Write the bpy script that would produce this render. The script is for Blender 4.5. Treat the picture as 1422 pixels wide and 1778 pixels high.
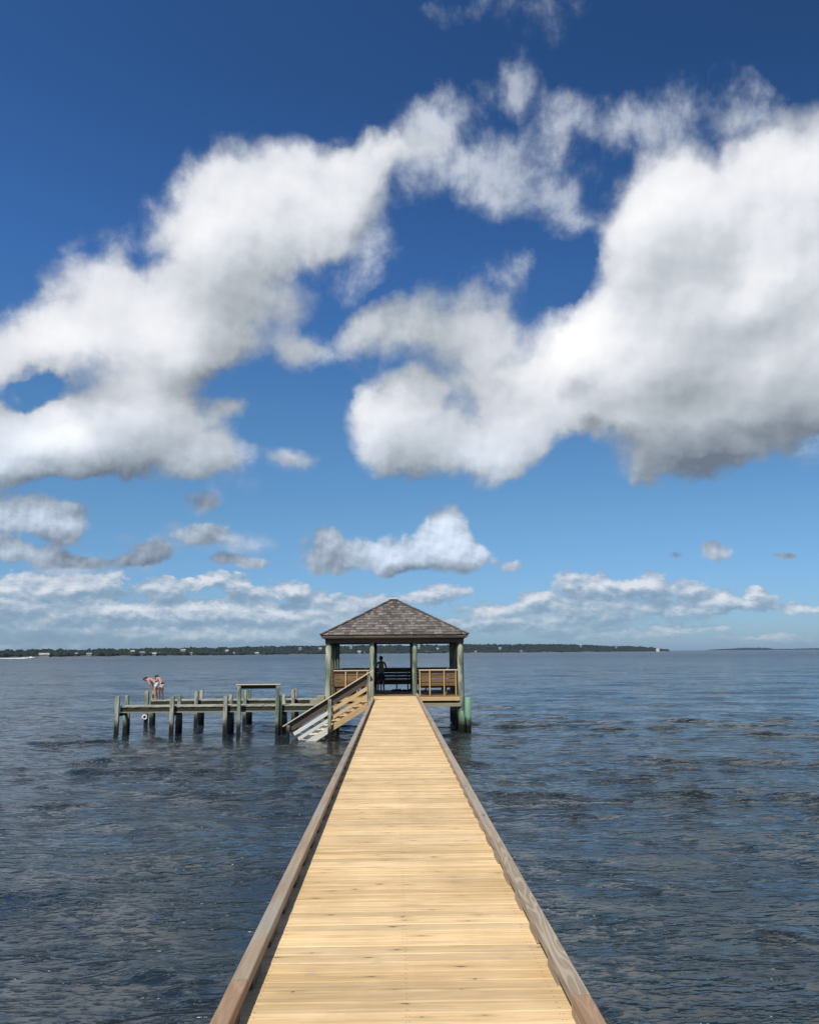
import bpy, math, random
import numpy as np
from mathutils import Vector, Matrix, Euler, noise

R = math.radians
random.seed(7)
rng = np.random.default_rng(11)
for o in list(bpy.data.objects):
    bpy.data.objects.remove(o)
scene = bpy.context.scene
COL = scene.collection

# ------------------------------------------------------------------ camera
EYE = 1.75            # eye above the boardwalk; boardwalk top is z = 0
WZ = -1.45            # water level
F = 1480.0            # focal length in photo pixels (photo 1422 x 1778)
PITCH, YAW, ROLL = R(9.36), R(1.07), R(0.42)
cam_d = bpy.data.cameras.new('camera')
cam = bpy.data.objects.new('camera', cam_d)
COL.objects.link(cam)
cam_d.sensor_fit = 'HORIZONTAL'
cam_d.sensor_width = 36.0
cam_d.lens = 36.0 * F / 1422.0
cam_d.clip_start = 0.05
cam_d.clip_end = 90000
RM = Matrix.Rotation(-YAW, 3, 'Z') @ Matrix.Rotation(R(90) + PITCH, 3, 'X') @ Matrix.Rotation(-ROLL, 3, 'Z')
cam.matrix_world = Matrix.Translation((0, 0, EYE)) @ RM.to_4x4()
scene.camera = cam

def pdir(px, py):
    """world direction that the photo shows at a pixel: used only to read off bearings of far things"""
    return (RM @ Vector(((px - 711) / F, (889 - py) / F, -1))).normalized()

# ------------------------------------------------------------------ node helpers
class NT:
    def __init__(self, tree):
        self.t = tree; self.n = tree.nodes; self.l = tree.links
    def node(self, kind, **kw):
        n = self.n.new(kind)
        for k, v in kw.items():
            setattr(n, k, v)
        return n
    def put(self, sock, v):
        if v is None: return
        if hasattr(v, 'is_output'): self.l.new(v, sock)
        else: sock.default_value = v
    def math(self, op, a, b=None, c=None, clamp=False):
        n = self.node('ShaderNodeMath', operation=op, use_clamp=clamp)
        self.put(n.inputs[0], a); self.put(n.inputs[1], b); self.put(n.inputs[2], c)
        return n.outputs[0]
    def vmath(self, op, a, b=None, scale=None):
        n = self.node('ShaderNodeVectorMath', operation=op)
        self.put(n.inputs[0], a); self.put(n.inputs[1], b)
        if scale is not None: self.put(n.inputs['Scale'], scale)
        return n.outputs['Value'] if op in ('LENGTH', 'DISTANCE', 'DOT_PRODUCT') else n.outputs[0]
    def xyz(self, x=0.0, y=0.0, z=0.0):
        n = self.node('ShaderNodeCombineXYZ')
        self.put(n.inputs[0], x); self.put(n.inputs[1], y); self.put(n.inputs[2], z)
        return n.outputs[0]
    def sep(self, v):
        n = self.node('ShaderNodeSeparateXYZ'); self.put(n.inputs[0], v); return n.outputs
    def noise(self, vec, scale=1.0, detail=4.0, rough=0.5, dist=0.0, dim='3D'):
        n = self.node('ShaderNodeTexNoise', noise_dimensions=dim)
        self.put(n.inputs['Vector'], vec); self.put(n.inputs['Scale'], scale)
        self.put(n.inputs['Detail'], detail); self.put(n.inputs['Roughness'], rough)
        self.put(n.inputs['Distortion'], dist)
        return n.outputs['Fac'], n.outputs['Color']
    def smooth(self, v, lo, hi, a=0.0, b=1.0):
        n = self.node('ShaderNodeMapRange', interpolation_type='SMOOTHSTEP')
        self.put(n.inputs[0], v); self.put(n.inputs[1], lo); self.put(n.inputs[2], hi)
        self.put(n.inputs[3], a); self.put(n.inputs[4], b)
        return n.outputs[0]
    def lin(self, v, lo, hi, a=0.0, b=1.0):
        n = self.node('ShaderNodeMapRange'); n.clamp = True
        self.put(n.inputs[0], v); self.put(n.inputs[1], lo); self.put(n.inputs[2], hi)
        self.put(n.inputs[3], a); self.put(n.inputs[4], b)
        return n.outputs[0]
    def mix(self, f, a, b, blend='MIX'):
        n = self.node('ShaderNodeMix', data_type='RGBA', blend_type=blend)
        self.put(n.inputs[0], f)
        self.put(n.inputs[6], a if hasattr(a, 'is_output') else (*a, 1))
        self.put(n.inputs[7], b if hasattr(b, 'is_output') else (*b, 1))
        return n.outputs[2]

# ------------------------------------------------------------------ sun
SUN_EL, SUN_AZ = R(53), R(208)        # azimuth clockwise from +Y: behind the viewer, to the left
sun_vec = Vector((math.sin(SUN_AZ) * math.cos(SUN_EL), math.cos(SUN_AZ) * math.cos(SUN_EL), math.sin(SUN_EL)))
sd = bpy.data.lights.new('sun', 'SUN')
sd.energy = 4.5
sd.angle = R(0.53)
sd.color = (1.0, 0.95, 0.87)
so = bpy.data.objects.new('sun', sd)
COL.objects.link(so)
so.rotation_euler = (-sun_vec).to_track_quat('-Z', 'Y').to_euler()
so.location = (0, 0, 60)

# ------------------------------------------------------------------ sky with clouds
world = bpy.data.worlds.new('World')
scene.world = world
world.use_nodes = True
W = NT(world.node_tree)
W.n.clear()

def azel(px, py):
    d = pdir(px, py)
    return math.atan2(d.x, d.y), math.asin(d.z)

def blob_group(name, blobs):
    """sum of soft elliptical puffs in sky bearings (azimuth, elevation)"""
    g = bpy.data.node_groups.new(name, 'ShaderNodeTree')
    g.interface.new_socket('P', in_out='INPUT', socket_type='NodeSocketVector')
    g.interface.new_socket('D', in_out='OUTPUT', socket_type='NodeSocketFloat')
    G = NT(g)
    gi = G.node('NodeGroupInput'); go = G.node('NodeGroupOutput')
    acc = None
    for b in blobs:
        px, py, rx, ry, w = b[:5]
        rot = b[5] if len(b) > 5 else 0
        a0, e0 = azel(px, py); a1, _ = azel(px + 40, py); _, e1 = azel(px, py - 40)
        sx = abs(a1 - a0) / 40 * rx; sy = abs(e1 - e0) / 40 * ry
        m = G.node('ShaderNodeMapping', vector_type='TEXTURE')
        G.put(m.inputs[0], gi.outputs[0])
        m.inputs['Location'].default_value = (a0, e0, 0)
        m.inputs['Rotation'].default_value = (0, 0, R(rot))
        m.inputs['Scale'].default_value = (sx, sy, 1)
        t = G.node('ShaderNodeTexGradient', gradient_type='SPHERICAL')
        G.put(t.inputs[0], m.outputs[0])
        acc = G.math('MULTIPLY_ADD', t.outputs['Fac'], float(w), acc if acc is not None else 0.0)
    G.put(go.inputs[0], acc)
    return g

# bearings of the cloud masses (px, py, rx, ry, weight, tilt)
BIG = [
    # left cumulus
    (470, 360, 230, 130, 1.25, 8), (350, 400, 140, 130, .8), (590, 370, 110, 120, .55), (400, 500, 190, 140, 1.1, 20),
    (250, 570, 220, 130, 1.1), (75, 590, 170, 85, 1.0, 8), (170, 490, 110, 80, .45), (330, 600, 120, 90, .6),
    (505, 610, 85, 55, .55), (220, 750, 250, 125, 1.35), (45, 790, 150, 100, 1.0), (265, 680, 100, 90, .6),
    (380, 810, 80, 50, .55), (10, 700, 40, 25, .25), (-60, 640, 120, 90, .8), (-90, 780, 160, 110, 1.2),
    (62, 692, 92, 36, -.95, 12), (105, 668, 36, 30, -.6), (130, 850, 200, 25, -.3),
    (650, 265, 80, 60, .8, 30), (705, 225, 75, 50, .6),
    # right mass
    (1390, 270, 150, 120, .9),
    (1230, 370, 240, 150, 1.2), (1120, 400, 130, 150, .75), (1400, 400, 180, 180, 1.2), (1330, 530, 280, 170, 1.3),
    (1160, 540, 180, 130, 1.0), (990, 590, 150, 85, 1.0, 15), (1290, 680, 270, 140, 1.25), (1130, 690, 200, 130, 1.1),
    (1430, 640, 180, 140, 1.0), (980, 690, 180, 110, .95), (1180, 805, 190, 66, .95), (1320, 790, 130, 50, .6),
    (700, 745, 120, 115, 1.1), (680, 690, 75, 60, .5), (800, 785, 150, 75, .75), (890, 735, 160, 90, .75),
    (740, 585, 170, 105, .8), (860, 560, 110, 100, .6), (650, 560, 80, 70, .5), (820, 660, 130, 70, .6),
    (960, 470, 70, 60, -.5), (1500, 560, 160, 220, 1.0), (1500, 330, 140, 150, 1.0),
    # small ones in the clear band
    (490, 790, 58, 38, .60), (415, 712, 52, 34, .5), (765, 912, 62, 62, 1.1), (750, 960, 120, 50, 1.0),
    (690, 975, 70, 32, .5), (815, 950, 45, 42, .5), (585, 960, 85, 52, .85), (575, 930, 30, 25, .35), (885, 975, 48, 18, .5),
    (1238, 957, 48, 25, .85), (1360, 965, 36, 9, .45), (1168, 968, 28, 9, .35),
    (80, 905, 120, 48, .85), (-20, 900, 90, 50, .7), (350, 932, 100, 28, .7), (260, 960, 70, 26, .65), (415, 978, 70, 18, .6),
    (40, 968, 150, 26, .6), (10, 950, 45, 22, .7), (200, 975, 110, 18, .4), (350, 880, 60, 30, .35),
    # clouds beyond the frame
    (-500, 500, 330, 220, 1.1), (-900, 250, 300, 250, 1.0), (1900, 300, 300, 260, 1.2), (2100, 700, 400, 200, 1.1), (300, -700, 420, 300, .9), (1500, -600, 380, 300, .9),
]
LOW = [
    (180, 1085, 480, 62, .42), (480, 1095, 330, 44, .32), (1020, 1078, 320, 40, .30), (60, 1040, 260, 50, .25),
    (200, 1000, 34, 18, .8), (140, 1020, 80, 30, .8), (40, 1018, 110, 32, .8), (290, 1022, 70, 26, .8), (385, 1008, 60, 20, .9),
    (345, 1015, 40, 16, .5), (440, 1030, 60, 26, .7), (505, 1024, 38, 22, 1.0), (570, 1045, 70, 24, .7), (640, 1050, 60, 24, .6),
    (100, 1058, 190, 26, .8), (320, 1062, 190, 26, .8), (500, 1070, 160, 26, .7), (172, 1068, 30, 20, .6), (620, 1082, 110, 24, .6),
    (50, 1090, 170, 22, .7), (260, 1098, 190, 20, .7), (450, 1102, 190, 20, .7), (120, 1118, 250, 16, .5), (560, 1115, 200, 16, .5),
    (765, 1030, 66, 26, .7), (720, 1042, 60, 20, .5), (850, 1056, 80, 17, .6), (930, 1042, 50, 22, .8), (990, 1012, 44, 28, .95), (1042, 1016, 38, 26, .9),
    (1088, 1018, 30, 18, .6), (1128, 1014, 36, 26, 1.0), (1145, 1030, 34, 22, .6), (1050, 1045, 120, 26, .8), (1200, 1026, 42, 26, .85),
    (1255, 1036, 34, 20, .8), (1311, 1027, 26, 13, .8), (1310, 1048, 60, 22, .6), (1385, 1056, 60, 14, .55), (1200, 1054, 130, 18, .6),
    (1000, 1068, 150, 16, .6), (850, 1074, 40, 15, .8), (950, 1088, 120, 14, .75), (1040, 1104, 190, 13, .5), (1220, 1092, 160, 11, .4), (1320, 1108, 160, 11, .45),
    (780, 1090, 100, 18, .5), (1470, 1060, 80, 20, .5), (-80, 1050, 140, 50, .8), (-300, 1050, 200, 45, .8), (1650, 1050, 200, 40, .7),
]
# thin torn cloud
WISP = [
    (640, 250, 100, 70, .7, 30), (720, 210, 110, 75, .9, 20), (770, 185, 70, 50, .6), (780, 285, 150, 80, .85), (700, 290, 90, 50, .5),
    (890, 250, 130, 120, 1.1, 30), (1000, 200, 110, 75, .9, 15), (960, 330, 100, 110, .9, -30), (870, 350, 120, 70, .8), (1040, 240, 50, 90, .4),
    (905, 85, 130, 90, 1.15, 30), (890, 150, 75, 55, .9), (860, 30, 90, 55, .5), (780, 15, 90, 40, .45), (1000, 390, 80, 40, .6), (870, 460, 60, 50, .75), (830, 500, 90, 50, .7), (900, 470, 40, 40, .3),
    (1200, 190, 190, 90, 1.0), (1110, 225, 90, 90, .8), (1330, 195, 90, 60, .7), (1250, 250, 180, 80, .8), (1130, 300, 80, 60, .6),
    (300, 330, 80, 60, .5, 40), (250, 380, 60, 60, .6), (170, 440, 110, 60, .7, 20), (60, 520, 100, 40, .5, 15), (670, 400, 60, 90, .8), (600, 460, 80, 70, .8), (510, 600, 110, 60, .8),
    (410, 712, 60, 42, .85), (520, 800, 120, 40, .6), (400, 850, 100, 50, .6), (30, 690, 40, 30, .9), (560, 620, 60, 30, .4), (1410, 790, 60, 80, .5),
    (570, 930, 60, 50, .5), (500, 800, 90, 40, .7), (340, 940, 130, 40, .7), (250, 965, 110, 34, .7), (590, 965, 90, 50, .6), (1240, 960, 70, 30, .5), (870, 985, 60, 30, .6), (150, 905, 90, 50, .5), (80, 980, 240, 34, .9), (300, 915, 60, 40, .7), (430, 950, 100, 30, .5), (220, 935, 40, 14, .7),
]
# light and grey patches inside the clouds (px, py, rx, ry, amount, tilt)
TONE = [
    (330, 720, 120, 70, .30), (60, 560, 120, 60, .22), (160, 600, 90, 50, .15), (450, 300, 150, 60, .10), (100, 760, 120, 50, .12), (640, 720, 60, 70, .25),
    (1010, 600, 170, 90, .50, 10), (900, 640, 70, 50, .2), (1340, 470, 190, 60, .38, 15), (1100, 640, 100, 60, .2), (1130, 300, 90, 60, .15),
    (220, 850, 300, 60, -.55), (390, 830, 70, 50, -.35), (170, 700, 70, 50, -.12), (420, 520, 140, 80, -.12), (520, 620, 80, 60, -.22),
    (1200, 690, 200, 55, -.36), (1230, 820, 320, 85, -1.0), (1330, 560, 180, 60, -.25), (1400, 720, 100, 80, -.25), (1180, 460, 130, 50, -.12), (1030, 745, 30, 22, -.45), (1015, 670, 40, 30, -.35),
    (740, 590, 180, 110, -.34), (870, 540, 90, 80, -.2), (800, 330, 160, 70, -.22), (930, 290, 130, 110, -.2), (1200, 190, 180, 70, -.32), (1380, 220, 100, 50, -.15),
    (760, 860, 260, 70, -.50), (860, 790, 90, 50, -.1), (490, 800, 70, 50, -.65), (415, 712, 60, 40, -.2), (900, 90, 100, 80, -.3),
    (580, 960, 95, 70, -.75), (560, 985, 60, 30, -.2), (890, 978, 60, 30, -.6), (745, 1000, 150, 30, -.7), (1238, 962, 60, 32, -.5), (1360, 965, 45, 14, -.8), (1168, 968, 36, 14, -.8),
    (350, 935, 130, 50, -.6), (260, 962, 100, 44, -.6), (415, 978, 100, 36, -.6), (70, 975, 220, 40, -.65), (200, 975, 130, 34, -.55), (80, 935, 190, 34, -.6), (350, 880, 80, 36, -.4), (160, 915, 40, 40, -.2),
    (770, 900, 50, 40, .15), (690, 960, 40, 24, .12),
]
gB = blob_group('cloud_masses', BIG)
gL = blob_group('cloud_bank', LOW)
gT = blob_group('cloud_tones', TONE)
gW = blob_group('cloud_wisps', WISP)

tc = W.node('ShaderNodeTexCoord')
dx, dy, dz = W.sep(tc.outputs['Generated'])
az = W.math('ARCTAN2', dx, W.math('ABSOLUTE', dy))
el = W.math('ARCSINE', dz)
P = W.xyz(az, el, 0.0)
_, wc1 = W.noise(P, 5.5, 2.0, .5, dim='2D')
_, wc2 = W.noise(P, 26.0, 5.0, .6, dim='2D')
# less warp towards the horizon, where the clouds are farther and smaller
nearer = W.smooth(el, .06, .30, .30, 1.0)
warp1 = W.vmath('SCALE', W.vmath('SUBTRACT', wc1, (.5, .5, .5)), scale=W.math('MULTIPLY', nearer, .075))
warp2 = W.vmath('SCALE', W.vmath('SUBTRACT', wc2, (.5, .5, .5)), scale=W.math('MULTIPLY', nearer, .030))
Pw = W.vmath('ADD', W.vmath('ADD', P, warp1), warp2)

def grp(g, vec):
    n = W.node('ShaderNodeGroup'); n.node_tree = g
    W.put(n.inputs[0], vec); return n.outputs[0]

def fbm(vec, sc=10.0, detail=8.0, rough=.5):
    f, _ = W.noise(vec, sc, detail, rough, 0.0, dim='2D')
    return f
SB = grp(gB, Pw)
sat = W.math('MINIMUM', SB, 1.2)
Fh = fbm(P, 30.0, 7.0, .55)
lowness = W.smooth(el, .26, .13)
F0 = W.math('MULTIPLY_ADD', W.math('SUBTRACT', Fh, .5), W.math('MULTIPLY_ADD', lowness, .95, .12), fbm(P))
noiseamp = W.math('MULTIPLY', W.smooth(SB, -.02, .25), W.smooth(el, .10, .3, .75, 1.05))
D0 = W.math('SUBTRACT', W.math('MULTIPLY_ADD', W.math('SUBTRACT', F0, .5), noiseamp, sat), .13)
F1 = fbm(W.vmath('ADD', P, (-.010, .016, 0)), 10.0, 5.0, .45)
F0s = fbm(P, 10.0, 5.0, .45)
Fa = fbm(P, 4.5, 4.0, .42); Fb = fbm(W.vmath('ADD', P, (-.03, .045, 0)), 4.5, 4.0, .42)
S2 = W.math('MINIMUM', grp(gB, W.vmath('ADD', Pw, W.vmath('SCALE', (-.028, .06, 0), scale=nearer))), 1.5)
Fh1 = fbm(W.vmath('ADD', P, (-.0035, .006, 0)), 30.0, 5.0, .5)
alphaB = W.smooth(D0, -.03, W.smooth(el, .10, .35, .26, .62))
Fm = fbm(P, 17.0, 5.0, .5); Fm1 = fbm(W.vmath('ADD', P, (-.006, .010, 0)), 17.0, 5.0, .5)
edge = W.smooth(D0, .75, .15)                       # billows show most near the rims
relief = W.math('ADD', W.math('MULTIPLY', W.math('SUBTRACT', Fh, Fh1), W.math('MULTIPLY', lowness, .9)), W.math('MULTIPLY', W.math('SUBTRACT', Fm, Fm1), .34))
relief = W.math('ADD', relief, W.math('MULTIPLY', W.math('SUBTRACT', F0s, F1), W.math('MULTIPLY_ADD', edge, .5, .25)))
relief = W.math('ADD', relief, W.math('MULTIPLY', W.math('SUBTRACT', Fa, Fb), .70))
body = W.math('MULTIPLY', W.math('SUBTRACT', W.math('MINIMUM', SB, 1.5), S2), .27)
tone = grp(gT, Pw)
thick = W.lin(D0, 0.0, .8, .54, .665)
litB = W.math('ADD', W.math('ADD', W.math('ADD', relief, body), W.math('MULTIPLY', tone, .62)), thick)
litB = W.math('MULTIPLY', litB, .80, clamp=True)      # soft shoulder for the sunniest parts
SW = grp(gW, Pw)
Fw, _ = W.noise(P, 10.0, 9.0, .60, .12, dim='2D')
alphaW = W.math('MULTIPLY', W.smooth(W.math('MULTIPLY_ADD', W.math('SUBTRACT', Fw, .5), W.math('MULTIPLY', W.smooth(SW, 0.0, .2), 2.6), SW), .22, 1.4), .80)
alphaW = W.math('MULTIPLY', alphaW, W.smooth(SW, 0.0, .12))
litW = W.math('ADD', W.math('MULTIPLY_ADD', Fw, .9, W.math('MULTIPLY_ADD', alphaW, .32, -.08)), W.math('MULTIPLY', tone, .2), clamp=True)

# bank of small clouds near the horizon
Pl = W.vmath('ADD', P, W.vmath('SCALE', W.vmath('SUBTRACT', W.noise(W.vmath('MULTIPLY', P, (1, 1.6, 1)), 70.0, 5.0, .6, dim='2D')[1], (.5, .5, .5)), scale=.016))
sL = W.math('MINIMUM', grp(gL, Pl), 1.0)
ampL = W.math('MULTIPLY', W.smooth(sL, 0.0, .2), 1.0)
def lowf(vec):
    f, _ = W.noise(W.vmath('MULTIPLY', vec, (1, 1.9, 1)), 24.0, 8.0, .55, dim='2D')
    return f
Lf0 = lowf(P); Lf1 = lowf(W.vmath('ADD', P, (-.003, .0055, 0)))
sL2 = W.math('MINIMUM', grp(gL, W.vmath('ADD', Pl, (-.004, .013, 0))), 1.0)
L0 = W.math('SUBTRACT', W.math('MULTIPLY_ADD', W.math('SUBTRACT', Lf0, .5), ampL, sL), .10)
alphaL = W.math('MULTIPLY', W.smooth(L0, -.03, .24), W.smooth(el, .0, .06, .45, .86))
litL = W.math('ADD', W.math('MULTIPLY_ADD', W.math('SUBTRACT', Lf0, Lf1), 1.5, .42), W.math('MULTIPLY', W.math('SUBTRACT', sL, sL2), .70), clamp=True)

def cramp(fac, stops):
    n = W.node('ShaderNodeValToRGB')
    W.put(n.inputs[0], fac)
    e = n.color_ramp.elements
    while len(e) < len(stops): e.new(.5)
    for k, (p, c) in enumerate(stops):
        e[k].position = p; e[k].color = (*c, 1)
    return n.outputs[0]
colB = cramp(litB, [(0, (.17, .20, .24)), (.20, (.30, .335, .375)), (.40, (.46, .50, .54)), (.576, (.645, .675, .73)), (.70, (.78, .80, .85)), (.84, (.90, .91, .935)), (1, (1.02, 1.02, 1.02))])
colW = cramp(litW, [(0, (.20, .26, .36)), (.4, (.38, .44, .54)), (.7, (.62, .67, .76)), (1, (.9, .92, .96))])
colL = cramp(litL, [(0, (.27, .38, .50)), (.3, (.33, .45, .57)), (.55, (.50, .60, .69)), (.8, (.76, .81, .86)), (1, (.98, .98, .98))])

sky = W.node('ShaderNodeTexSky', sky_type='NISHITA')
sky.sun_disc = False
sky.sun_elevation = SUN_EL
sky.sun_rotation = SUN_AZ
sky.air_density = 1.0
sky.dust_density = 0.4
sky.ozone_density = 3.0
SKY_K = 0.075
hs = W.node('ShaderNodeHueSaturation')
hs.inputs['Saturation'].default_value = 1.12
W.put(hs.inputs['Color'], sky.outputs[0])
gk = 1.0 / SKY_K
skym = cramp(W.lin(el, 0.0, .7), [(0, (.33, .49, .80)), (.10, (.39, .555, .80)), (.22, (.46, .62, .74)), (.38, (.47, .65, .76)), (.62, (.37, .58, .80)), (.9, (.30, .475, .66))])
side = W.lin(W.math('MULTIPLY', W.sep(P)[0], W.smooth(el, .1, .5)), -.45, .5, 2.0, 1.42)
skyc = W.mix(1.0, W.mix(1.0, hs.outputs[0], skym, 'MULTIPLY'), W.xyz(side, side, side), 'MULTIPLY')
base = W.mix(alphaL, skyc, W.mix(1.0, colL, (gk * .80, gk * .82, gk * .86), 'MULTIPLY'))
base = W.mix(alphaW, base, W.mix(1.0, colW, (gk, gk, gk), 'MULTIPLY'))
colB = W.mix(1.0, colB, W.mix(W.smooth(el, .30, .12), (1, 1, 1.0), (.86, .97, 1.10)), 'MULTIPLY')
base = W.mix(alphaB, base, W.mix(1.0, colB, (gk, gk, gk), 'MULTIPLY'))
bg = W.node('ShaderNodeBackground')
W.put(bg.inputs[0], base)
bg.inputs[1].default_value = SKY_K
wo = W.node('ShaderNodeOutputWorld')
W.l.new(bg.outputs[0], wo.inputs[0])
world.cycles.sampling_method = 'MANUAL'
world.cycles.sample_map_resolution = 256

scene.view_settings.view_transform = 'Standard'
scene.view_settings.look = 'None'
scene.view_settings.exposure = 0.0
scene.view_settings.gamma = 1.0
scene.cycles.max_bounces = 6
scene.cycles.diffuse_bounces = 3
scene.cycles.glossy_bounces = 3
scene.cycles.volume_bounces = 0
scene.cycles.use_denoising = True
scene.cycles.sample_clamp_direct = 1.6
scene.cycles.sample_clamp_indirect = 3.0
scene.cycles.caustics_reflective = False
scene.cycles.caustics_refractive = False

# ------------------------------------------------------------------ materials
def new_mat(name):
    m = bpy.data.materials.new(name); m.use_nodes = True
    t = NT(m.node_tree); t.n.clear()
    out = t.node('ShaderNodeOutputMaterial'); b = t.node('ShaderNodeBsdfPrincipled')
    t.l.new(b.outputs[0], out.inputs[0])
    return m, t, b

def wood(name, light, dark, rough=.75, grain=28.0, knots=0.0, knot_col=(.06, .03, .015), wave=0.0,
         tone=.25, tint=(1, 1, 1), wet=False, streak=.5, bump=.25, blotch=None, blotch_amt=0.0, plankseed=1.0, deck=False):
    """uv = metres along / across the grain, attribute rnd = one number per board"""
    m, t, b = new_mat(name)
    uvn = t.node('ShaderNodeUVMap', uv_map='UVMap')
    at = t.node('ShaderNodeAttribute', attribute_name='rnd')
    oi = t.node('ShaderNodeObjectInfo')
    rnd = t.math('FRACT', t.math('MULTIPLY_ADD', oi.outputs['Random'], 7.31, at.outputs['Fac']))
    off = t.xyz(t.math('MULTIPLY', rnd, 37.0 * plankseed), t.math('MULTIPLY', rnd, 91.0 * plankseed), rnd)
    uv = t.vmath('ADD', uvn.outputs[0], off)
    g1, _ = t.noise(t.vmath('MULTIPLY', uv, (1.6, grain, 1)), 1.0, 5.0, .6, .6)
    g2, _ = t.noise(t.vmath('MULTIPLY', uv, (.8, grain * 4, 1)), 1.0, 3.0, .6)
    f = t.math('ADD', t.math('MULTIPLY', g1, .65), t.math('MULTIPLY', g2, .35))
    if wave > 0:
        big_, _ = t.noise(t.vmath('MULTIPLY', uv, (.9, 9, 1)), 1.0, 2.0, .45)
        ring = t.math('SINE', t.math('MULTIPLY', big_, 62.0))
        ring = t.smooth(ring, -.2, .95)
        f = t.math('ADD', t.math('MULTIPLY', f, 1 - wave), t.math('MULTIPLY', ring, wave))
    fac = t.smooth(f, .5 - streak * .45, .5 + streak * .45)
    col = t.mix(fac, dark, light)
    v = t.math('MULTIPLY_ADD', rnd, tone * 2, 1 - tone)
    sr = t.math('FRACT', t.math('MULTIPLY', rnd, 13.7))
    tintc = t.mix(sr, (1, 1, 1), tint)
    col = t.mix(1.0, col, tintc, 'MULTIPLY')
    col = t.mix(1.0, col, t.xyz(v, v, v), 'MULTIPLY')
    if blotch is not None:
        bn, _ = t.noise(t.vmath('MULTIPLY', uv, (1.1, 4, 1)), 1.0, 4.0, .55)
        col = t.mix(t.math('MULTIPLY', t.smooth(bn, .42, .62), blotch_amt), col, blotch)
    if knots > 0:
        vo = t.node('ShaderNodeTexVoronoi', voronoi_dimensions='2D', feature='F1')
        vw = t.vmath('ADD', t.vmath('MULTIPLY', uv, (2.1, 8.5, 1)),
                     t.vmath('SCALE', t.noise(t.vmath('MULTIPLY', uv, (9, 40, 1)), 1.0, 2.0, .5)[1], scale=.16))
        t.put(vo.inputs['Vector'], vw)
        vo.inputs['Scale'].default_value = 1.0
        _r, _g, _b = t.sep(vo.outputs['Color'])
        keep = t.math('LESS_THAN', _r, knots)
        halo = t.math('MULTIPLY', t.smooth(vo.outputs['Distance'], .26, .06), keep)
        core = t.math('MULTIPLY', t.smooth(vo.outputs['Distance'], t.math('MULTIPLY_ADD', _g, .08, .03), .012), keep)
        col = t.mix(t.math('MULTIPLY', halo, .38), col, tuple(c * .6 for c in dark))
        col = t.mix(t.math('MULTIPLY', core, .9), col, knot_col)
    if deck:
        ob = t.node('ShaderNodeTexCoord').outputs['Object']
        ox, oy, oz = t.sep(ob)
        dn, _ = t.noise(t.vmath('MULTIPLY', ob, (.9, .5, 1)), 1.6, 5.0, .6)
        dk = t.lin(dn, .35, .68, 1.05, .84)
        col = t.mix(1.0, col, t.xyz(dk, dk, t.math('POWER', dk, 1.2)), 'MULTIPLY')
        sn, _ = t.noise(t.vmath('MULTIPLY', ob, (2.2, 3.0, 1)), 2.0, 6.0, .65)
        col = t.mix(t.math('MULTIPLY', t.smooth(sn, .60, .74), .40), col, (.34, .27, .19))
        fy = t.math('FRACT', t.math('DIVIDE', t.math('ADD', oy, 3.0), .1395))
        sy = t.math('MULTIPLY', t.math('MINIMUM', t.math('ABSOLUTE', t.math('SUBTRACT', fy, .24)), t.math('ABSOLUTE', t.math('SUBTRACT', fy, .73))), .1395)
        sx = None
        for jx in (-.757, 0.0, .753):
            q = t.math('ABSOLUTE', t.math('SUBTRACT', ox, jx))
            sx = q if sx is None else t.math('MINIMUM', sx, q)
        # heads wander a little from board to board
        sx = t.math('ABSOLUTE', t.math('SUBTRACT', sx, t.math('MULTIPLY', rnd, .014)))
        rr_ = t.math('SQRT', t.math('ADD', t.math('MULTIPLY', sx, sx), t.math('MULTIPLY', sy, sy)))
        col = t.mix(t.math('MULTIPLY', t.smooth(rr_, .0065, .0035), .5), col, (.10, .08, .06))
    rg = rough
    if wet:
        geo = t.node('ShaderNodeNewGeometry')
        px_, py_, pz_ = t.sep(geo.outputs['Position'])
        wn, _ = t.noise(geo.outputs['Position'], 7.0, 4.0, .6)
        z = t.math('SUBTRACT', t.math('SUBTRACT', pz_, WZ), t.math('MULTIPLY', wn, .32))
        mid = t.smooth(z, .52, .30)
        lowf = t.smooth(z, .34, .12)
        bc, _ = t.noise(geo.outputs['Position'], 30.0, 3.0, .6)
        col = t.mix(t.math('MULTIPLY', mid, .8), col, (.055, .05, .028))
        col = t.mix(t.math('MULTIPLY', lowf, .95), col, t.mix(t.smooth(bc, .55, .7), (.010, .010, .008), (.06, .055, .045)))
        rg = t.lin(lowf, 0, 1, rough, .35)
    t.put(b.inputs['Base Color'], col)
    t.put(b.inputs['Roughness'], rg)
    b.inputs['Specular IOR Level'].default_value = .3
    if bump > 0:
        bp = t.node('ShaderNodeBump')
        bp.inputs['Strength'].default_value = bump
        bp.inputs['Distance'].default_value = .004
        t.put(bp.inputs['Height'], g2)
        t.l.new(bp.outputs[0], b.inputs['Normal'])
    return m

def plain(name, col, rough=.6, var=.15, scale=6.0, metal=0.0, bump=0.0, spec=.4):
    m, t, b = new_mat(name)
    tc_ = t.node('ShaderNodeTexCoord')
    n1, _ = t.noise(tc_.outputs['Object'], scale, 5.0, .6)
    k = t.lin(n1, .25, .75, 1 - var, 1 + var)
    t.put(b.inputs['Base Color'], t.mix(1.0, col, t.xyz(k, k, k), 'MULTIPLY'))
    b.inputs['Roughness'].default_value = rough
    b.inputs['Metallic'].default_value = metal
    b.inputs['Specular IOR Level'].default_value = spec
    if bump:
        bp = t.node('ShaderNodeBump'); bp.inputs['Strength'].default_value = bump; bp.inputs['Distance'].default_value = .02
        t.put(bp.inputs['Height'], n1); t.l.new(bp.outputs[0], b.inputs['Normal'])
    return m

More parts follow.
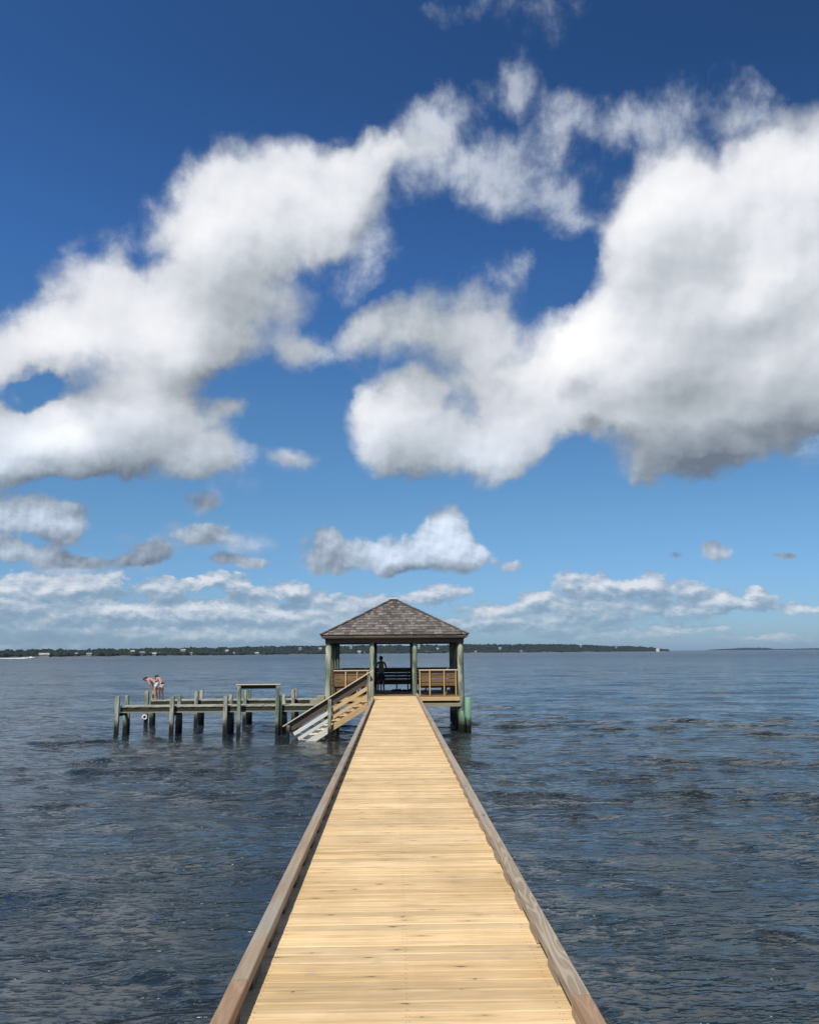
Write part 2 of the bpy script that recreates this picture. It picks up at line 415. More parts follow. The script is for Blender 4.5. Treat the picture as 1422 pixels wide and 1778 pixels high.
M = {}
M['deck'] = wood('new_pine_decking', (.82, .61, .355), (.585, .41, .20), rough=.7, grain=24, knots=.5, tone=.19, tint=(.98, .93, .84), streak=.40, bump=.35, plankseed=3, deck=True)
M['curb'] = wood('weathered_curb', (.46, .37, .265), (.25, .19, .135), grain=30, knots=.05, tone=.15, tint=(1, .93, .85), streak=.6, blotch=(.35, .33, .28), blotch_amt=.6)
M['curb_grain'] = wood('figured_grey_curb', (.45, .375, .27), (.25, .195, .135), grain=26, tone=.08, wave=.26, streak=.7, knots=.1)
M['curb_brown'] = wood('brown_curb', (.43, .285, .175), (.25, .155, .09), grain=24, tone=.05, wave=.15, streak=.8, knots=.05)
M['newwood'] = wood('fresh_framing_lumber', (.72, .50, .25), (.50, .33, .15), grain=20, knots=.1, tone=.12, streak=.6)
M['cream'] = wood('pale_cap_board', (.74, .62, .42), (.55, .44, .28), grain=20, tone=.06, streak=.6)
M['bleached'] = wood('bleached_white_board', (.80, .79, .66), (.60, .59, .48), grain=20, tone=.08, streak=.6)
M['brownboard'] = wood('old_and_shaded_board', (.13, .095, .065), (.06, .045, .032), grain=20, tone=.1)
M['green_post'] = wood('treated_green_post', (.25, .285, .195), (.065, .09, .058), grain=13, tone=.16, streak=.4, wet=True, blotch=(.46, .45, .34), blotch_amt=.85)
M['green_pile'] = wood('bright_green_piling', (.20, .38, .24), (.09, .20, .12), grain=14, tone=.08, wet=True, streak=.6, blotch=(.34, .50, .36), blotch_amt=.5)
M['dock_top'] = wood('bleached_dock_planks', (.42, .41, .32), (.24, .24, .17), grain=20, tone=.2, streak=.7, blotch=(.5, .49, .41), blotch_amt=.4)
M['dock_beam'] = wood('dark_dock_beam', (.045, .048, .032), (.02, .022, .015), grain=16, tone=.15, wet=True)  # near-black olive for the beam faces
M['ledge'] = wood('pale_ledger', (.36, .34, .24), (.22, .20, .13), grain=18, tone=.1)
M['shade_wood'] = wood('shaded_boards', (.26, .165, .075), (.15, .09, .04), grain=20, tone=.15, knots=.1)  # lumber brown lowered so the shade under the roof sits in the colour
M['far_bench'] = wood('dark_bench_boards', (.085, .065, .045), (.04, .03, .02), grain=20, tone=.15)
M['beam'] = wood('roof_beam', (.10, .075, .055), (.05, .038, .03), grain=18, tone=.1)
M['fascia'] = wood('grey_fascia', (.50, .46, .42), (.27, .24, .22), grain=18, tone=.06, streak=.8)
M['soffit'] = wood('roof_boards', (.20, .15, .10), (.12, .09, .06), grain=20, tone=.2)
M['shingle'] = wood('cedar_shingles', (.265, .235, .205), (.06, .053, .047), rough=.9, grain=40, tone=.48, streak=.8, bump=.5, tint=(.92, .89, .86))
M['cap_metal'] = plain('ridge_cap_board', (.62, .58, .52), .6)
M['skin'] = plain('skin', (.55, .30, .20), .5, .08, 20)
M['skin_shaded'] = plain('tanned_shaded_skin', (.17, .095, .065), .5, .08, 20)  # tan darkened further, pavilion shade put into the skin colour
M['hair'] = plain('dark_hair', (.018, .012, .010), .55, .3, 60)
M['white_cloth'] = plain('white_cloth', (.72, .74, .78), .85, .08, 30)
M['black_cloth'] = plain('black_cloth', (.018, .018, .022), .85, .2, 30)
M['navy_cloth'] = plain('navy_cloth', (.02, .028, .06), .85, .2, 30)
M['white_paint'] = plain('white_paint', (.75, .76, .76), .5, .05)
M['house_white'] = plain('weathered_house_white', (.25, .26, .26), .7, .25, .5)
M['grey_roof'] = plain('far_roof', (.22, .21, .21), .8, .2)
M['glass_dark'] = plain('dark_glass', (.03, .04, .05), .1, .1)
M['tan_wall'] = plain('tan_wall', (.17, .16, .14), .8, .1)
M['black_rubber'] = plain('black_plastic', (.02, .02, .02), .4, .1)
M['red'] = plain('red_trim', (.4, .04, .03), .4, .1)

# water
m, t, b = new_mat('bay_water')
M['water'] = m
geo = t.node('ShaderNodeNewGeometry')
pos = geo.outputs['Position']
p1 = t.vmath('MULTIPLY', pos, (1.0, 2.3, 1.0))
dist = t.vmath('DISTANCE', pos, (0, 0, EYE))
gust, _ = t.noise(t.vmath('MULTIPLY', pos, (.3, 1.0, 1)), .07, 3.0, .5)
gk_ = t.lin(gust, .36, .64, .35, 1.25)
def crest(scale, detail, lo, amp, rough=.5):
    """small wind ripples: level water with steep little crests standing out of it"""
    h, _ = t.noise(p1, scale, detail, rough, .35)
    h = t.math('MAXIMUM', t.math('SUBTRACT', h, lo), 0.0)
    return t.math('MULTIPLY', h, amp)
h0 = t.math('MULTIPLY', crest(8.5, 2.0, .52, .065), t.smooth(dist, 45, 10))
h1 = crest(3.0, 2.5, .55, .44)
h2 = t.math('MULTIPLY', crest(1.0, 4.0, .54, .85), t.smooth(dist, 14, 60, .35, 1.0))
h3 = t.math('MULTIPLY', crest(.30, 5.0, .54, 2.1), t.smooth(dist, 50, 220))
hf, _ = t.noise(p1, 9.0, 2.0, .5)
hh = t.math('ADD', t.math('MULTIPLY', t.math('ADD', t.math('ADD', t.math('ADD', h0, h1), h2), h3), gk_), t.math('MULTIPLY', hf, .0012))
bp = t.node('ShaderNodeBump')
bp.inputs['Strength'].default_value = 1.0
bp.inputs['Distance'].default_value = 1.0
t.put(bp.inputs['Height'], hh)
t.l.new(bp.outputs[0], b.inputs['Normal'])
b.inputs['Base Color'].default_value = (.014, .021, .022, 1)
t.put(b.inputs['Roughness'], t.lin(dist, 10, 500, .12, .25))
b.inputs['IOR'].default_value = 1.50
b.inputs['Specular Tint'].default_value = (.86, .92, .92, 1)

# foliage
m, t, b = new_mat('far_foliage')
M['foliage'] = m
geo = t.node('ShaderNodeNewGeometry')
n1, _ = t.noise(geo.outputs['Position'], .09, 4.0, .6)
at = t.node('ShaderNodeAttribute', attribute_name='rnd')
c = t.mix(t.smooth(n1, .35, .65), (.008, .016, .010), (.024, .036, .016))
c = t.mix(t.math('MULTIPLY', at.outputs['Fac'], .5), c, (.032, .036, .018))
t.put(b.inputs['Base Color'], c)
b.inputs['Roughness'].default_value = .9
b.inputs['Specular IOR Level'].default_value = .1
M['land'] = plain('shore_grass', (.07, .085, .035), .95, .4, .02)
M['sand'] = plain('shore_sand', (.12, .11, .08), .95, .3, .05)
M['foam'] = plain('boat_foam', (.85, .87, .88), .6, .05, 1.0)

# ------------------------------------------------------------------ mesh building
class MB:
    def __init__(self):
        self.v = []; self.f = []; self.uv = []; self.r = []; self.sm = []
    def quad(self, idx, uvs, r, smooth=False):
        self.f.append(idx); self.uv.extend(uvs); self.r.append(r); self.sm.append(smooth)
    def beam(self, p0, p1, w, h, up=(0, 0, 1), ch=.004, rnd=None, jit=0.0):
        """timber from p0 to p1, w across, h along 'up', edges eased by ch"""
        p0 = Vector(p0); p1 = Vector(p1); tdir = (p1 - p0); L = tdir.length; tdir.normalize()
        s = tdir.cross(Vector(up)).normalized(); u = s.cross(tdir).normalized()
        r = random.random() if rnd is None else rnd
        a, bb = w / 2, h / 2
        ch = min(ch, a * .5, bb * .5)
        prof = [(a, -bb + ch), (a, bb - ch), (a - ch, bb), (-a + ch, bb), (-a, bb - ch), (-a, -bb + ch), (-a + ch, -bb), (a - ch, -bb)]
        base = len(self.v)
        for p in (p0, p1):
            for (x, z) in prof:
                self.v.append(p + s * x + u * z + (Vector((random.uniform(-jit, jit), random.uniform(-jit, jit), random.uniform(-jit, jit))) if jit else Vector()))
        per = [0]
        for i in range(8):
            q, q2 = prof[i], prof[(i + 1) % 8]
            per.append(per[-1] + math.hypot(q[0] - q2[0], q[1] - q2[1]))
        for i in range(8):
            j = (i + 1) % 8
            self.quad((base + i, base + 8 + i, base + 8 + j, base + j), [(0, per[i]), (L, per[i]), (L, per[i + 1]), (0, per[i + 1])], r)
        self.quad(tuple(base + i for i in range(8)), [(x * .3, z) for x, z in prof], r)
        self.quad(tuple(base + 15 - i for i in range(8)), [(x * .3, z) for x, z in reversed(prof)], r)
        return self
    def box(self, x0, x1, y0, y1, z0, z1, ch=.004, axis=None, rnd=None):
        d = (x1 - x0, y1 - y0, z1 - z0)
        ax = axis if axis is not None else d.index(max(d))
        cx, cy, cz = (x0 + x1) / 2, (y0 + y1) / 2, (z0 + z1) / 2
        if ax == 0: return self.beam((x0, cy, cz), (x1, cy, cz), d[1], d[2], ch=ch, rnd=rnd)
        if ax == 1: return self.beam((cx, y0, cz), (cx, y1, cz), d[0], d[2], ch=ch, rnd=rnd)
        return self.beam((cx, cy, z0), (cx, cy, z1), d[0], d[1], up=(0, 1, 0), ch=ch, rnd=rnd)
    def tube(self, pts, radii, n=14, rnd=None, wob=0.0, capr=.02, smooth=True):
        """round pole through pts"""
        r = random.random() if rnd is None else rnd
        seed = random.random() * 50
        base = len(self.v); L = 0; rows = []
        pts = [Vector(p) for p in pts]
        for k, p in enumerate(pts):
            if k: L += (p - pts[k - 1]).length
            t0 = (pts[min(k + 1, len(pts) - 1)] - pts[max(k - 1, 0)]).normalized()
            ref = Vector((0, 1, 0)) if abs(t0.y) < .9 else Vector((1, 0, 0))
            s = t0.cross(ref).normalized(); u = s.cross(t0).normalized()
            for i in range(n):
                a = 2 * math.pi * i / n
                rr = radii[k] * (1 + wob * noise.noise(Vector((math.cos(a) * 1.5, math.sin(a) * 1.5, L * .8 + seed))))
                self.v.append(p + s * math.cos(a) * rr + u * math.sin(a) * rr)
            rows.append(L)
        for k in range(len(pts) - 1):
            for i in range(n):
                j = (i + 1) % n
                c0 = 2 * math.pi * radii[k] * i / n; c1 = 2 * math.pi * radii[k] * (i + 1) / n
                self.quad((base + k * n + i, base + k * n + j, base + (k + 1) * n + j, base + (k + 1) * n + i),
                          [(rows[k], c0), (rows[k], c1), (rows[k + 1], c1), (rows[k + 1], c0)], r, smooth)
        e = base + (len(pts) - 1) * n
        self.quad(tuple(base + n - 1 - i for i in range(n)), [(0, .01 * i) for i in range(n)], r)
        self.quad(tuple(e + i for i in range(n)), [(0, .01 * i) for i in range(n)], r)
        return self
    def poly(self, pts, uvs=None, rnd=.5):
        base = len(self.v)
        self.v.extend(Vector(p) for p in pts)
        self.quad(tuple(range(base, base + len(pts))), uvs or [(p[0], p[1]) for p in pts], rnd)
        return self
    def prism(self, pts, d, rnd=.5):
        """flat outline pushed by vector d"""
        d = Vector(d); n = len(pts)
        a = [Vector(p) for p in pts]; base = len(self.v)
        self.v.extend(a); self.v.extend(p + d for p in a)
        nm = (a[1] - a[0]).cross(a[2] - a[1])
        fl = nm.dot(d) > 0
        self.quad(tuple(range(base + n - 1, base - 1, -1)) if fl else tuple(range(base, base + n)), [(p.x + p.y, p.z) for p in (reversed(a) if fl else a)], rnd)
        self.quad(tuple(range(base + n, base + 2 * n)) if fl else tuple(range(base + 2 * n - 1, base + n - 1, -1)), [(p.x + p.y, p.z) for p in a], rnd)
        for i in range(n):
            j = (i + 1) % n
            f = (base + i, base + j, base + n + j, base + n + i)
            if not fl: f = f[::-1]
            self.quad(f, [(0, 0), (.3, 0), (.3, .1), (0, .1)], rnd)
        return self
    def lump(self, c, rx, ry, rz, seed=0, amp=.25, fr=1.6, sub=2):
        import bmesh
        bm = bmesh.new(); bmesh.ops.create_icosphere(bm, subdivisions=sub, radius=1)
        base = len(self.v)
        for v in bm.verts:
            k = 1 + amp * noise.noise(v.co * fr + Vector((seed * 7.3, seed * 1.7, seed)))
            self.v.append(Vector((c[0] + v.co.x * rx * k, c[1] + v.co.y * ry * k, c[2] + v.co.z * rz * k)))
        for f in bm.faces:
            self.quad(tuple(base + v.index for v in f.verts), [(0, 0), (.1, 0), (.1, .1)], (seed * .37) % 1, True)
        bm.free()
        return self
    def build(self, name, mat, parent=None, origin=None):
        me = bpy.data.meshes.new(name)
        o = Vector(ORG[parent.name]) if parent is not None else Vector(origin or (0, 0, 0))
        me.from_pydata([v - o for v in self.v], [], self.f)
        uvl = me.uv_layers.new(name='UVMap')
        uvl.data.foreach_set('uv', [x for p in self.uv for x in p])
        a = me.attributes.new('rnd', 'FLOAT', 'FACE')
        a.data.foreach_set('value', self.r)
        me.polygons.foreach_set('use_smooth', self.sm)
        me.materials.append(mat)
        me.update()
        ob = bpy.data.objects.new(name, me)
        COL.objects.link(ob)
        if parent is not None:
            ob.parent = parent
            ORG[ob.name] = tuple(o)
        else:
            ob.location = o
            ORG[ob.name] = tuple(o)
        return ob
ORG = {}

def tag(o, label=None, cat=None, group=None, kind=None):
    if label: o['label'] = label
    if cat: o['category'] = cat
    if group: o['group'] = group
    if kind: o['kind'] = kind
    return o

def thing(name, loc, label, cat, group=None):
    o = bpy.data.objects.new(name, None)
    o.empty_display_size = .3
    COL.objects.link(o); o.location = loc
    ORG[o.name] = tuple(loc)
    return tag(o, label, cat, group)

def copy_thing(root, loc, label, rotz=None):
    r = root.copy(); COL.objects.link(r); r.location = loc
    if rotz is not None: r.rotation_euler = (0, 0, rotz)
    if label: r['label'] = label
    for ch in list(root.children):
        c = ch.copy(); COL.objects.link(c); c.parent = r
        for g in list(ch.children):
            d = g.copy(); COL.objects.link(d); d.parent = c
    ORG[r.name] = tuple(loc)
    return r

# ------------------------------------------------------------------ water sheet with real waves
def build_water():
    ang = np.concatenate([np.arange(-180, -42, 4.0), np.arange(-42, 42, .2), np.arange(42, 180, 4.0)])
    ang = np.radians(ang)
    rr = [1.2]
    while rr[-1] < 45: rr.append(rr[-1] * 1.0042)
    while rr[-1] < 260: rr.append(rr[-1] * 1.008)
    while rr[-1] < 60000: rr.append(rr[-1] * 1.06)
    rr = np.array(rr)
    A, RR = np.meshgrid(ang, rr)
    X0 = np.sin(A) * RR; Y0 = np.cos(A) * RR
    sp = np.minimum(RR * .0085, 50) * np.ones_like(A)
    sp = np.where(np.abs(A) > R(42.5), RR * .07, sp)
    X = X0.copy(); Y = Y0.copy(); Z = np.zeros_like(X)
    # slow patches of rougher and calmer water
    patch = .5 + .25 * np.sin(X0 * .11 + Y0 * .31 + 1) + .25 * np.sin(-X0 * .07 + Y0 * .17 + 2.2 + 1.3 * np.sin(X0 * .05))
    S = np.zeros_like(X)
    N = 130
    for i in range(N):
        u = (i + rng.random()) / N
        lam = .28 * (9.0 / .28) ** u
        k = 2 * math.pi / lam
        th = rng.normal(R(-104), R(27 if lam > 1 else 40))       # travelling towards the viewer, slightly left
        slope = .0235 if lam < 2.4 else .0125 * (2.4 / lam) ** .5
        a = slope / k
        ph = rng.random() * 6.283
        w = np.clip((lam / (sp * 3.0)) - .6, 0, 1)
        loc = w * (.45 + 1.1 * patch if lam < 2.5 else 1.0)
        arg = k * (math.cos(th) * X0 + math.sin(th) * Y0) + ph
        c = np.cos(arg); s = np.sin(arg)
        if lam < 2.4:
            S += loc * a * s * 1.15
            X += loc * a * .35 * c * math.cos(th); Y += loc * a * .35 * c * math.sin(th)
        else:
            Z += loc * a * s
            X += loc * a * .8 * c * math.cos(th); Y += loc * a * .8 * c * math.sin(th)
    sg = .030
    u = S / sg
    Z += sg * 1.55 * np.log1p(np.exp(3.0 * (u - .6))) / 3.2      # level troughs, crests that stand out
    nr, na = X.shape
    co = np.stack([X, Y, Z], -1).reshape(-1, 3)
    i0 = (np.arange(nr - 1)[:, None] * na + np.arange(na)[None, :])
    i1 = (np.arange(nr - 1)[:, None] * na + (np.arange(na)[None, :] + 1) % na)
    q = np.stack([i0, i0 + na, i1 + na, i1], -1).reshape(-1, 4)
    me = bpy.data.meshes.new('water')
    me.vertices.add(len(co) + 1)
    co = np.vstack([co, [[0, 0, 0]]])
    me.vertices.foreach_set('co', co.astype(np.float32).ravel())
    tri = np.stack([np.arange(na), (np.arange(na) + 1) % na, np.full(na, len(co) - 1)], -1)
    loops = np.concatenate([q.ravel(), tri.ravel()])
    me.loops.add(len(loops)); me.loops.foreach_set('vertex_index', loops.astype(np.int32))
    me.polygons.add(len(q) + len(tri))
    st = np.concatenate([np.arange(len(q)) * 4, len(q) * 4 + np.arange(len(tri)) * 3])
    me.polygons.foreach_set('loop_start', st.astype(np.int32))
    me.update(calc_edges=True)
    me.polygons.foreach_set('use_smooth', np.ones(len(me.polygons), dtype=bool))
    me.materials.append(M['water'])
    # make sure faces point up
    if me.polygons[10].normal.z < 0: me.flip_normals()
    o = bpy.data.objects.new('water', me); COL.objects.link(o); o.location = (0, 0, WZ)
    tag(o, 'choppy dark blue-grey bay water', None, None, 'structure')
build_water()

# ------------------------------------------------------------------ boardwalk
CX = .057
bw = thing('boardwalk', (CX, 0, 0), 'long straight boardwalk of fresh yellow pine planks leading to the pavilion', 'boardwalk')
mb = MB()
y = -3.0
while y < 35.36:
    wd = .1395
    e0 = random.uniform(-.006, .006); e1 = random.uniform(-.006, .006)
    dz = random.uniform(-.0015, .0015)
    mb.beam((CX - .90 + e0, y + wd / 2, -.019 + dz), (CX + .90 + e1, y + wd / 2, -.019 + dz), wd - .006 - random.uniform(0, .005), .038, ch=.0055)
    y += wd
mb.build('decking', M['deck'], bw)
for x in (-.70, .057, .81):
    MB().box(x - .03, x + .03, -3, 35.3, -.28, -.042, rnd=.3).build('joist', M['newwood'], bw)
def curb(x0, x1, ys, mats, yend):
    for k in range(len(ys) - 1):
        a, b_ = ys[k], min(ys[k + 1], yend)
        if a >= yend: break
        MB().beam(((x0 + x1) / 2, a + .003, .0825), ((x0 + x1) / 2, b_ - .003, .0825), x1 - x0, .06, ch=.006).build('curb_rail', mats[k % len(mats)] if k else mats[0], bw)
ysL = [-3, .9, 4.68] + [4.68 + 3.6 * k for k in range(1, 10)]
ysR = [-3, .8, 4.42] + [4.42 + 3.6 * k for k in range(1, 10)]
def curb2(x0, x1, ys, mats, yend):
    for k in range(len(ys) - 1):
        a, b_ = ys[k], min(ys[k + 1], yend)
        if a >= yend: break
        MB().beam(((x0 + x1) / 2, a + .002, .0825), ((x0 + x1) / 2, b_ - .002, .0825), x1 - x0, .06, ch=.005).build('curb_rail', mats[min(k, len(mats) - 1)], bw)
LX0, LX1, RX0, RX1 = -.838, -.750, .852, .940
curb2(LX0, LX1, ysL, [M['curb_brown'], M['curb_brown'], M['curb']], 32.3)
curb2(RX0, RX1, ysR, [M['curb_brown'], M['curb_brown'], M['curb_grain'], M['curb']], 35.3)
for (x0, x1, ye) in ((LX0, LX1, 32.2), (RX0, RX1, 35.2)):
    y = 4.19 + .0 - .66 * 3
    while y + .28 < ye:
        MB().box(x0 + .002, x1 - .002, y, y + .28, .001, .052, rnd=random.random()).build('spacer_block', M['brownboard'] if x0 < 0 else M['curb'], bw)  # left blocks get the darker board: shade by the curb as colour
        y += .66
for k in range(12):
    yb = -1.0 + 3.0 * k
    MB().box(-.86, .98, yb - .04, yb + .04, -.46, -.283).build('cross_beam', M['ledge'], bw)
    for x in (-.72, .83):
        MB().tube([(x, yb + .13, -3.2), (x, yb + .13, -.29)], [.1, .095], wob=.05).build('piling', M['green_post'], bw)

# ------------------------------------------------------------------ pavilion
Y0, Y1 = 35.5, 40.85
PX = [-2.70, -.92, .83, 2.72]
PYs = [Y0, Y0 + 1.78, Y0 + 3.57, Y1]
pc = ((PX[0] + PX[3]) / 2, (Y0 + Y1) / 2)
pav = thing('pavilion', (pc[0], pc[1], 0), 'open timber pavilion with hipped cedar shingle roof at the end of the boardwalk', 'pavilion')
posts = []
for i, x in enumerate(PX):
    for j, y in enumerate(PYs):
        if i in (0, 3) or j in (0, 3):
            r0 = .125 if (i in (0, 3)) else .098
            yy = y
            MB().tube([(x + random.uniform(-.02, .02), yy, -3.2), (x, yy, -1.0), (x, yy, .4), (x + random.uniform(-.01, .01), yy, 1.3), (x, yy, 2.14)],
                      [r0 * 1.12, r0 * 1.06, r0 * 1.0, r0 * .98, r0 * .95], n=18, wob=.08).build('post', M['green_post'], pav)
# floor
mb = MB()
y = 35.40
while y < 41.05:
    mb.beam((-2.80, y + .07, -.019), (2.82, y + .07, -.019), .136, .038, ch=.003)
    y += .14
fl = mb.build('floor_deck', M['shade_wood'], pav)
MB().box(-2.62, 2.66, 35.355, 35.393, -.20, -.042).build('rim_joist', M['newwood'], pav)
MB().box(-2.62, 2.66, 41.07, 41.11, -.20, -.042).build('rim_joist', M['newwood'], pav)
for x in (-2.4, -1.6, -.8, .1, .9, 1.7, 2.45):
    MB().box(x - .02, x + .02, 35.40, 41.06, -.20, -.042).build('floor_joist', M['brownboard'], pav)
for y in PYs:
    yy = y - .13 if y == Y0 else y
    MB().box(-2.85, 2.70, yy - .04, yy + .03, -.43, -.29).build('cross_beam', M['ledge'] if y == Y0 else M['brownboard'], pav)
# perimeter beams, fascia, roof
zb0, zb1 = 2.135, 2.335
MB().box(-2.83, 2.85, Y0 - .12, Y0 + .02, zb0, zb1).build('eave_beam', M['beam'], pav)
MB().box(-2.83, 2.85, Y1 - .02, Y1 + .12, zb0, zb1).build('eave_beam', M['beam'], pav)
MB().box(-2.83, -2.69, Y0 + .023, Y1 - .023, zb0, zb1 - .003).build('eave_beam', M['beam'], pav)
MB().box(2.71, 2.85, Y0 + .023, Y1 - .023, zb0, zb1 - .003).build('eave_beam', M['beam'], pav)
ex0, ex1, ey0, ey1 = -3.0, 3.02, Y0 - .33, Y1 + .33
zf0, zf1 = 2.335, 2.425
MB().box(ex0 + .05, ex1 - .05, ey0 + .05, ey0 + .09, zf0, zf1).build('fascia', M['fascia'], pav)
MB().box(ex0 + .05, ex1 - .05, ey1 - .09, ey1 - .05, zf0, zf1).build('fascia', M['fascia'], pav)
MB().box(ex0 + .05, ex0 + .09, ey0 + .093, ey1 - .093, zf0, zf1).build('fascia', M['fascia'], pav)
MB().box(ex1 - .09, ex1 - .05, ey0 + .093, ey1 - .093, zf0, zf1).build('fascia', M['fascia'], pav)
APX = Vector(((ex0 + ex1) / 2 - .04, (ey0 + ey1) / 2, 4.10))
ze = 2.47
cs = [Vector((ex0, ey0, ze)), Vector((ex1, ey0, ze)), Vector((ex1, ey1, ze)), Vector((ex0, ey1, ze))]
mb = MB()
for k in range(4):
    a, b_ = cs[k], cs[(k + 1) % 4]
    d = Vector((0, 0, -.05))
    mb.poly([a + d, b_ + d, APX + d], [(0, 0), (6, 0), (3, 3)])
    mb.poly([b_ + Vector((0, 0, -.09)), a + Vector((0, 0, -.09)), APX + Vector((0, 0, -.09))], [(0, 0), (6, 0), (3, 3)])
    mb.poly([a + Vector((0, 0, -.09)), b_ + Vector((0, 0, -.09)), b_ + d, a + d], [(0, 0), (6, 0), (6, .1), (0, .1)])
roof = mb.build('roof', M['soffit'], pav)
# shingles: overlapping courses on every slope
mb = MB()
NC = 15
for k in range(4):
    a, b_ = cs[k], cs[(k + 1) % 4]
    mid = (a + b_) / 2
    along = (b_ - a).normalized()
    upv = (APX - mid)
    nrm = along.cross(upv).normalized()
    if nrm.z < 0: nrm = -nrm
    for c_ in range(NC):
        t0 = c_ / NC; t1 = min((c_ + 1.25) / NC, 1.0)
        pa0 = a.lerp(APX, t0); pb0 = b_.lerp(APX, t0)
        pa1 = a.lerp(APX, t1); pb1 = b_.lerp(APX, t1)
        wlen = (pb0 - pa0).length
        s = 0.0
        while s < wlen - .01:
            w_ = min(random.uniform(.09, .24), wlen - s)
            if wlen - s - w_ < .07: w_ = wlen - s
            f0 = s / wlen; f1 = (s + w_ - .006) / wlen
            def on(pa, pb, f, base0=pa0, base1=pb0):
                q = base0.lerp(base1, f)
                lo = (pa - a).dot(along); hi = (pb - a).dot(along)
                x = min(max((q - a).dot(along), lo), hi)
                return pa + along * (x - lo)
            jit = random.uniform(-.012, .012)
            dn = -upv.normalized() * (.02 + jit)
            th = .020 + random.uniform(0, .012)
            B0 = pa0.lerp(pb0, f0) + dn; B1 = pa0.lerp(pb0, f1) + dn
            T0 = on(pa1, pb1, f0); T1 = on(pa1, pb1, f1)
            r = random.random()
            lift = nrm * th; lo_ = nrm * .002
            base = len(mb.v)
            mb.v.extend([B0 + lift, B1 + lift, T1 + lo_, T0 + lo_, B0 - nrm * .012, B1 - nrm * .012, T1 - nrm * .012, T0 - nrm * .012])
            L = (T0 - B0).length
            u0 = r * 3
            mb.quad((base, base + 1, base + 2, base + 3), [(0, u0), (0, u0 + w_), (L, u0 + w_), (L, u0)], r)
            mb.quad((base + 4, base + 5, base + 1, base), [(0, 0), (0, w_), (.02, w_), (.02, 0)], r * .3)
            mb.quad((base + 5, base + 6, base + 2, base + 1), [(0, 0), (0, .1), (.02, .1), (.02, 0)], r * .3)
            mb.quad((base + 7, base + 4, base, base + 3), [(0, 0), (0, .1), (.02, .1), (.02, 0)], r * .3)
            s += w_
sh = mb.build('shingles', M['shingle'], roof)
for k in range(4):
    mb = MB()
    a = cs[k] + Vector((0, 0, .03)); b_ = APX + Vector((0, 0, .03))
    n = 17
    for i in range(n):
        q0 = a.lerp(b_, (i - .1) / n); q1 = a.lerp(b_, (i + 1.0) / n)
        mb.beam(q0 + Vector((0, 0, .014)), q1, .15, .022, ch=.003)
    mb.build('hip_cap', M['shingle'], roof)
MB().box(APX.x - .20, APX.x + .20, APX.y - .2, APX.y + .2, APX.z - .015, APX.z + .055, axis=0).build('ridge_cap', M['cap_metal'], roof)
for k in range(4):
    a = cs[k] + Vector((0, 0, -.16)); b_ = APX + Vector((0, 0, -.20))
    MB().beam(a.lerp(b_, .05), b_, .05, .12).build('hip_rafter', M['beam'], pav)
for k in range(4):
    a, b_ = cs[k], cs[(k + 1) % 4]
    for f in (.22, .36, .5, .64, .78):
        p = a.lerp(b_, f); tt = 1 - abs(f - .5) * 2
        q = Vector((p.x, p.y, p.z)).lerp(Vector((APX.x, p.y, APX.z)) if k % 2 else Vector((p.x, APX.y, APX.z)), tt * .96) 
        MB().beam(p.lerp(q, .03) + Vector((0, 0, -.15)), q + Vector((0, 0, -.15)), .04, .10).build('rafter', M['soffit'], pav)

# benches: length along x, backrest plane at y=0, seat reaches to y=-.48 (local), built then turned
def bench(L, label, loc, rot, wood_back, wood_cap, studs, wood_stud, group='built-in benches round the pavilion'):
    o = thing('bench', (0, 0, 0), label, 'bench', group)
    mb = MB(); z = 1.00
    for hgt in (.17, .13, .13, .13):
        mb.box(-L / 2, L / 2, -.035, 0.0, z - hgt, z, ch=.004); z -= hgt + .018
    mb.build('backrest', wood_back, o)
    MB().box(-L / 2 - .02, L / 2 + .02, -.09, .075, 1.003, 1.045).build('top_rail', wood_cap, o)
    mb = MB()
    for k in range(3):
        mb.box(-L / 2, L / 2, -.46 + k * .142, -.46 + k * .142 + .134, .43, .468)
    mb.build('seat', wood_back, o)
    MB().box(-L / 2 + .01, L / 2 - .01, -.44, -.40, .29, .427).build('apron', wood_back, o)
    for x in studs:
        MB().box(x - .022, x + .022, .003, .06, .001, 1.0).build('support_post', wood_stud, o)
        MB().box(x - .03, x + .03, -.39, -.33, .001, .426).build('leg', wood_back, o)
    o.location = loc; o.rotation_euler = (0, 0, rot); ORG[o.name] = tuple(loc)
    return o
# the front pair show their backs to the boardwalk: rotate by pi puts the seat behind
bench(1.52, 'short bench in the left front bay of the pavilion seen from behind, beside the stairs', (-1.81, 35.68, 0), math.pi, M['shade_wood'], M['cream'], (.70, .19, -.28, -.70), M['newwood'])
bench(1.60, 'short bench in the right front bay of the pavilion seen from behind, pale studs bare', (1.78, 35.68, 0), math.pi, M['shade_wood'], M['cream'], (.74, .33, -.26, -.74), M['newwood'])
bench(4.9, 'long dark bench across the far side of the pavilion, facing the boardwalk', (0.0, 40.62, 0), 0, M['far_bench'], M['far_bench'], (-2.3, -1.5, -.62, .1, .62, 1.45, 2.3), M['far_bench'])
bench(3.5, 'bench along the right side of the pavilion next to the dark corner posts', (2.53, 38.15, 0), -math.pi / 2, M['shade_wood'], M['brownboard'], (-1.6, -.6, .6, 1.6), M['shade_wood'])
bench(3.5, 'bench along the left side of the pavilion behind the stair handrail', (-2.50, 38.15, 0), math.pi / 2, M['shade_wood'], M['brownboard'], (-1.6, -.6, .6, 1.6), M['shade_wood'])

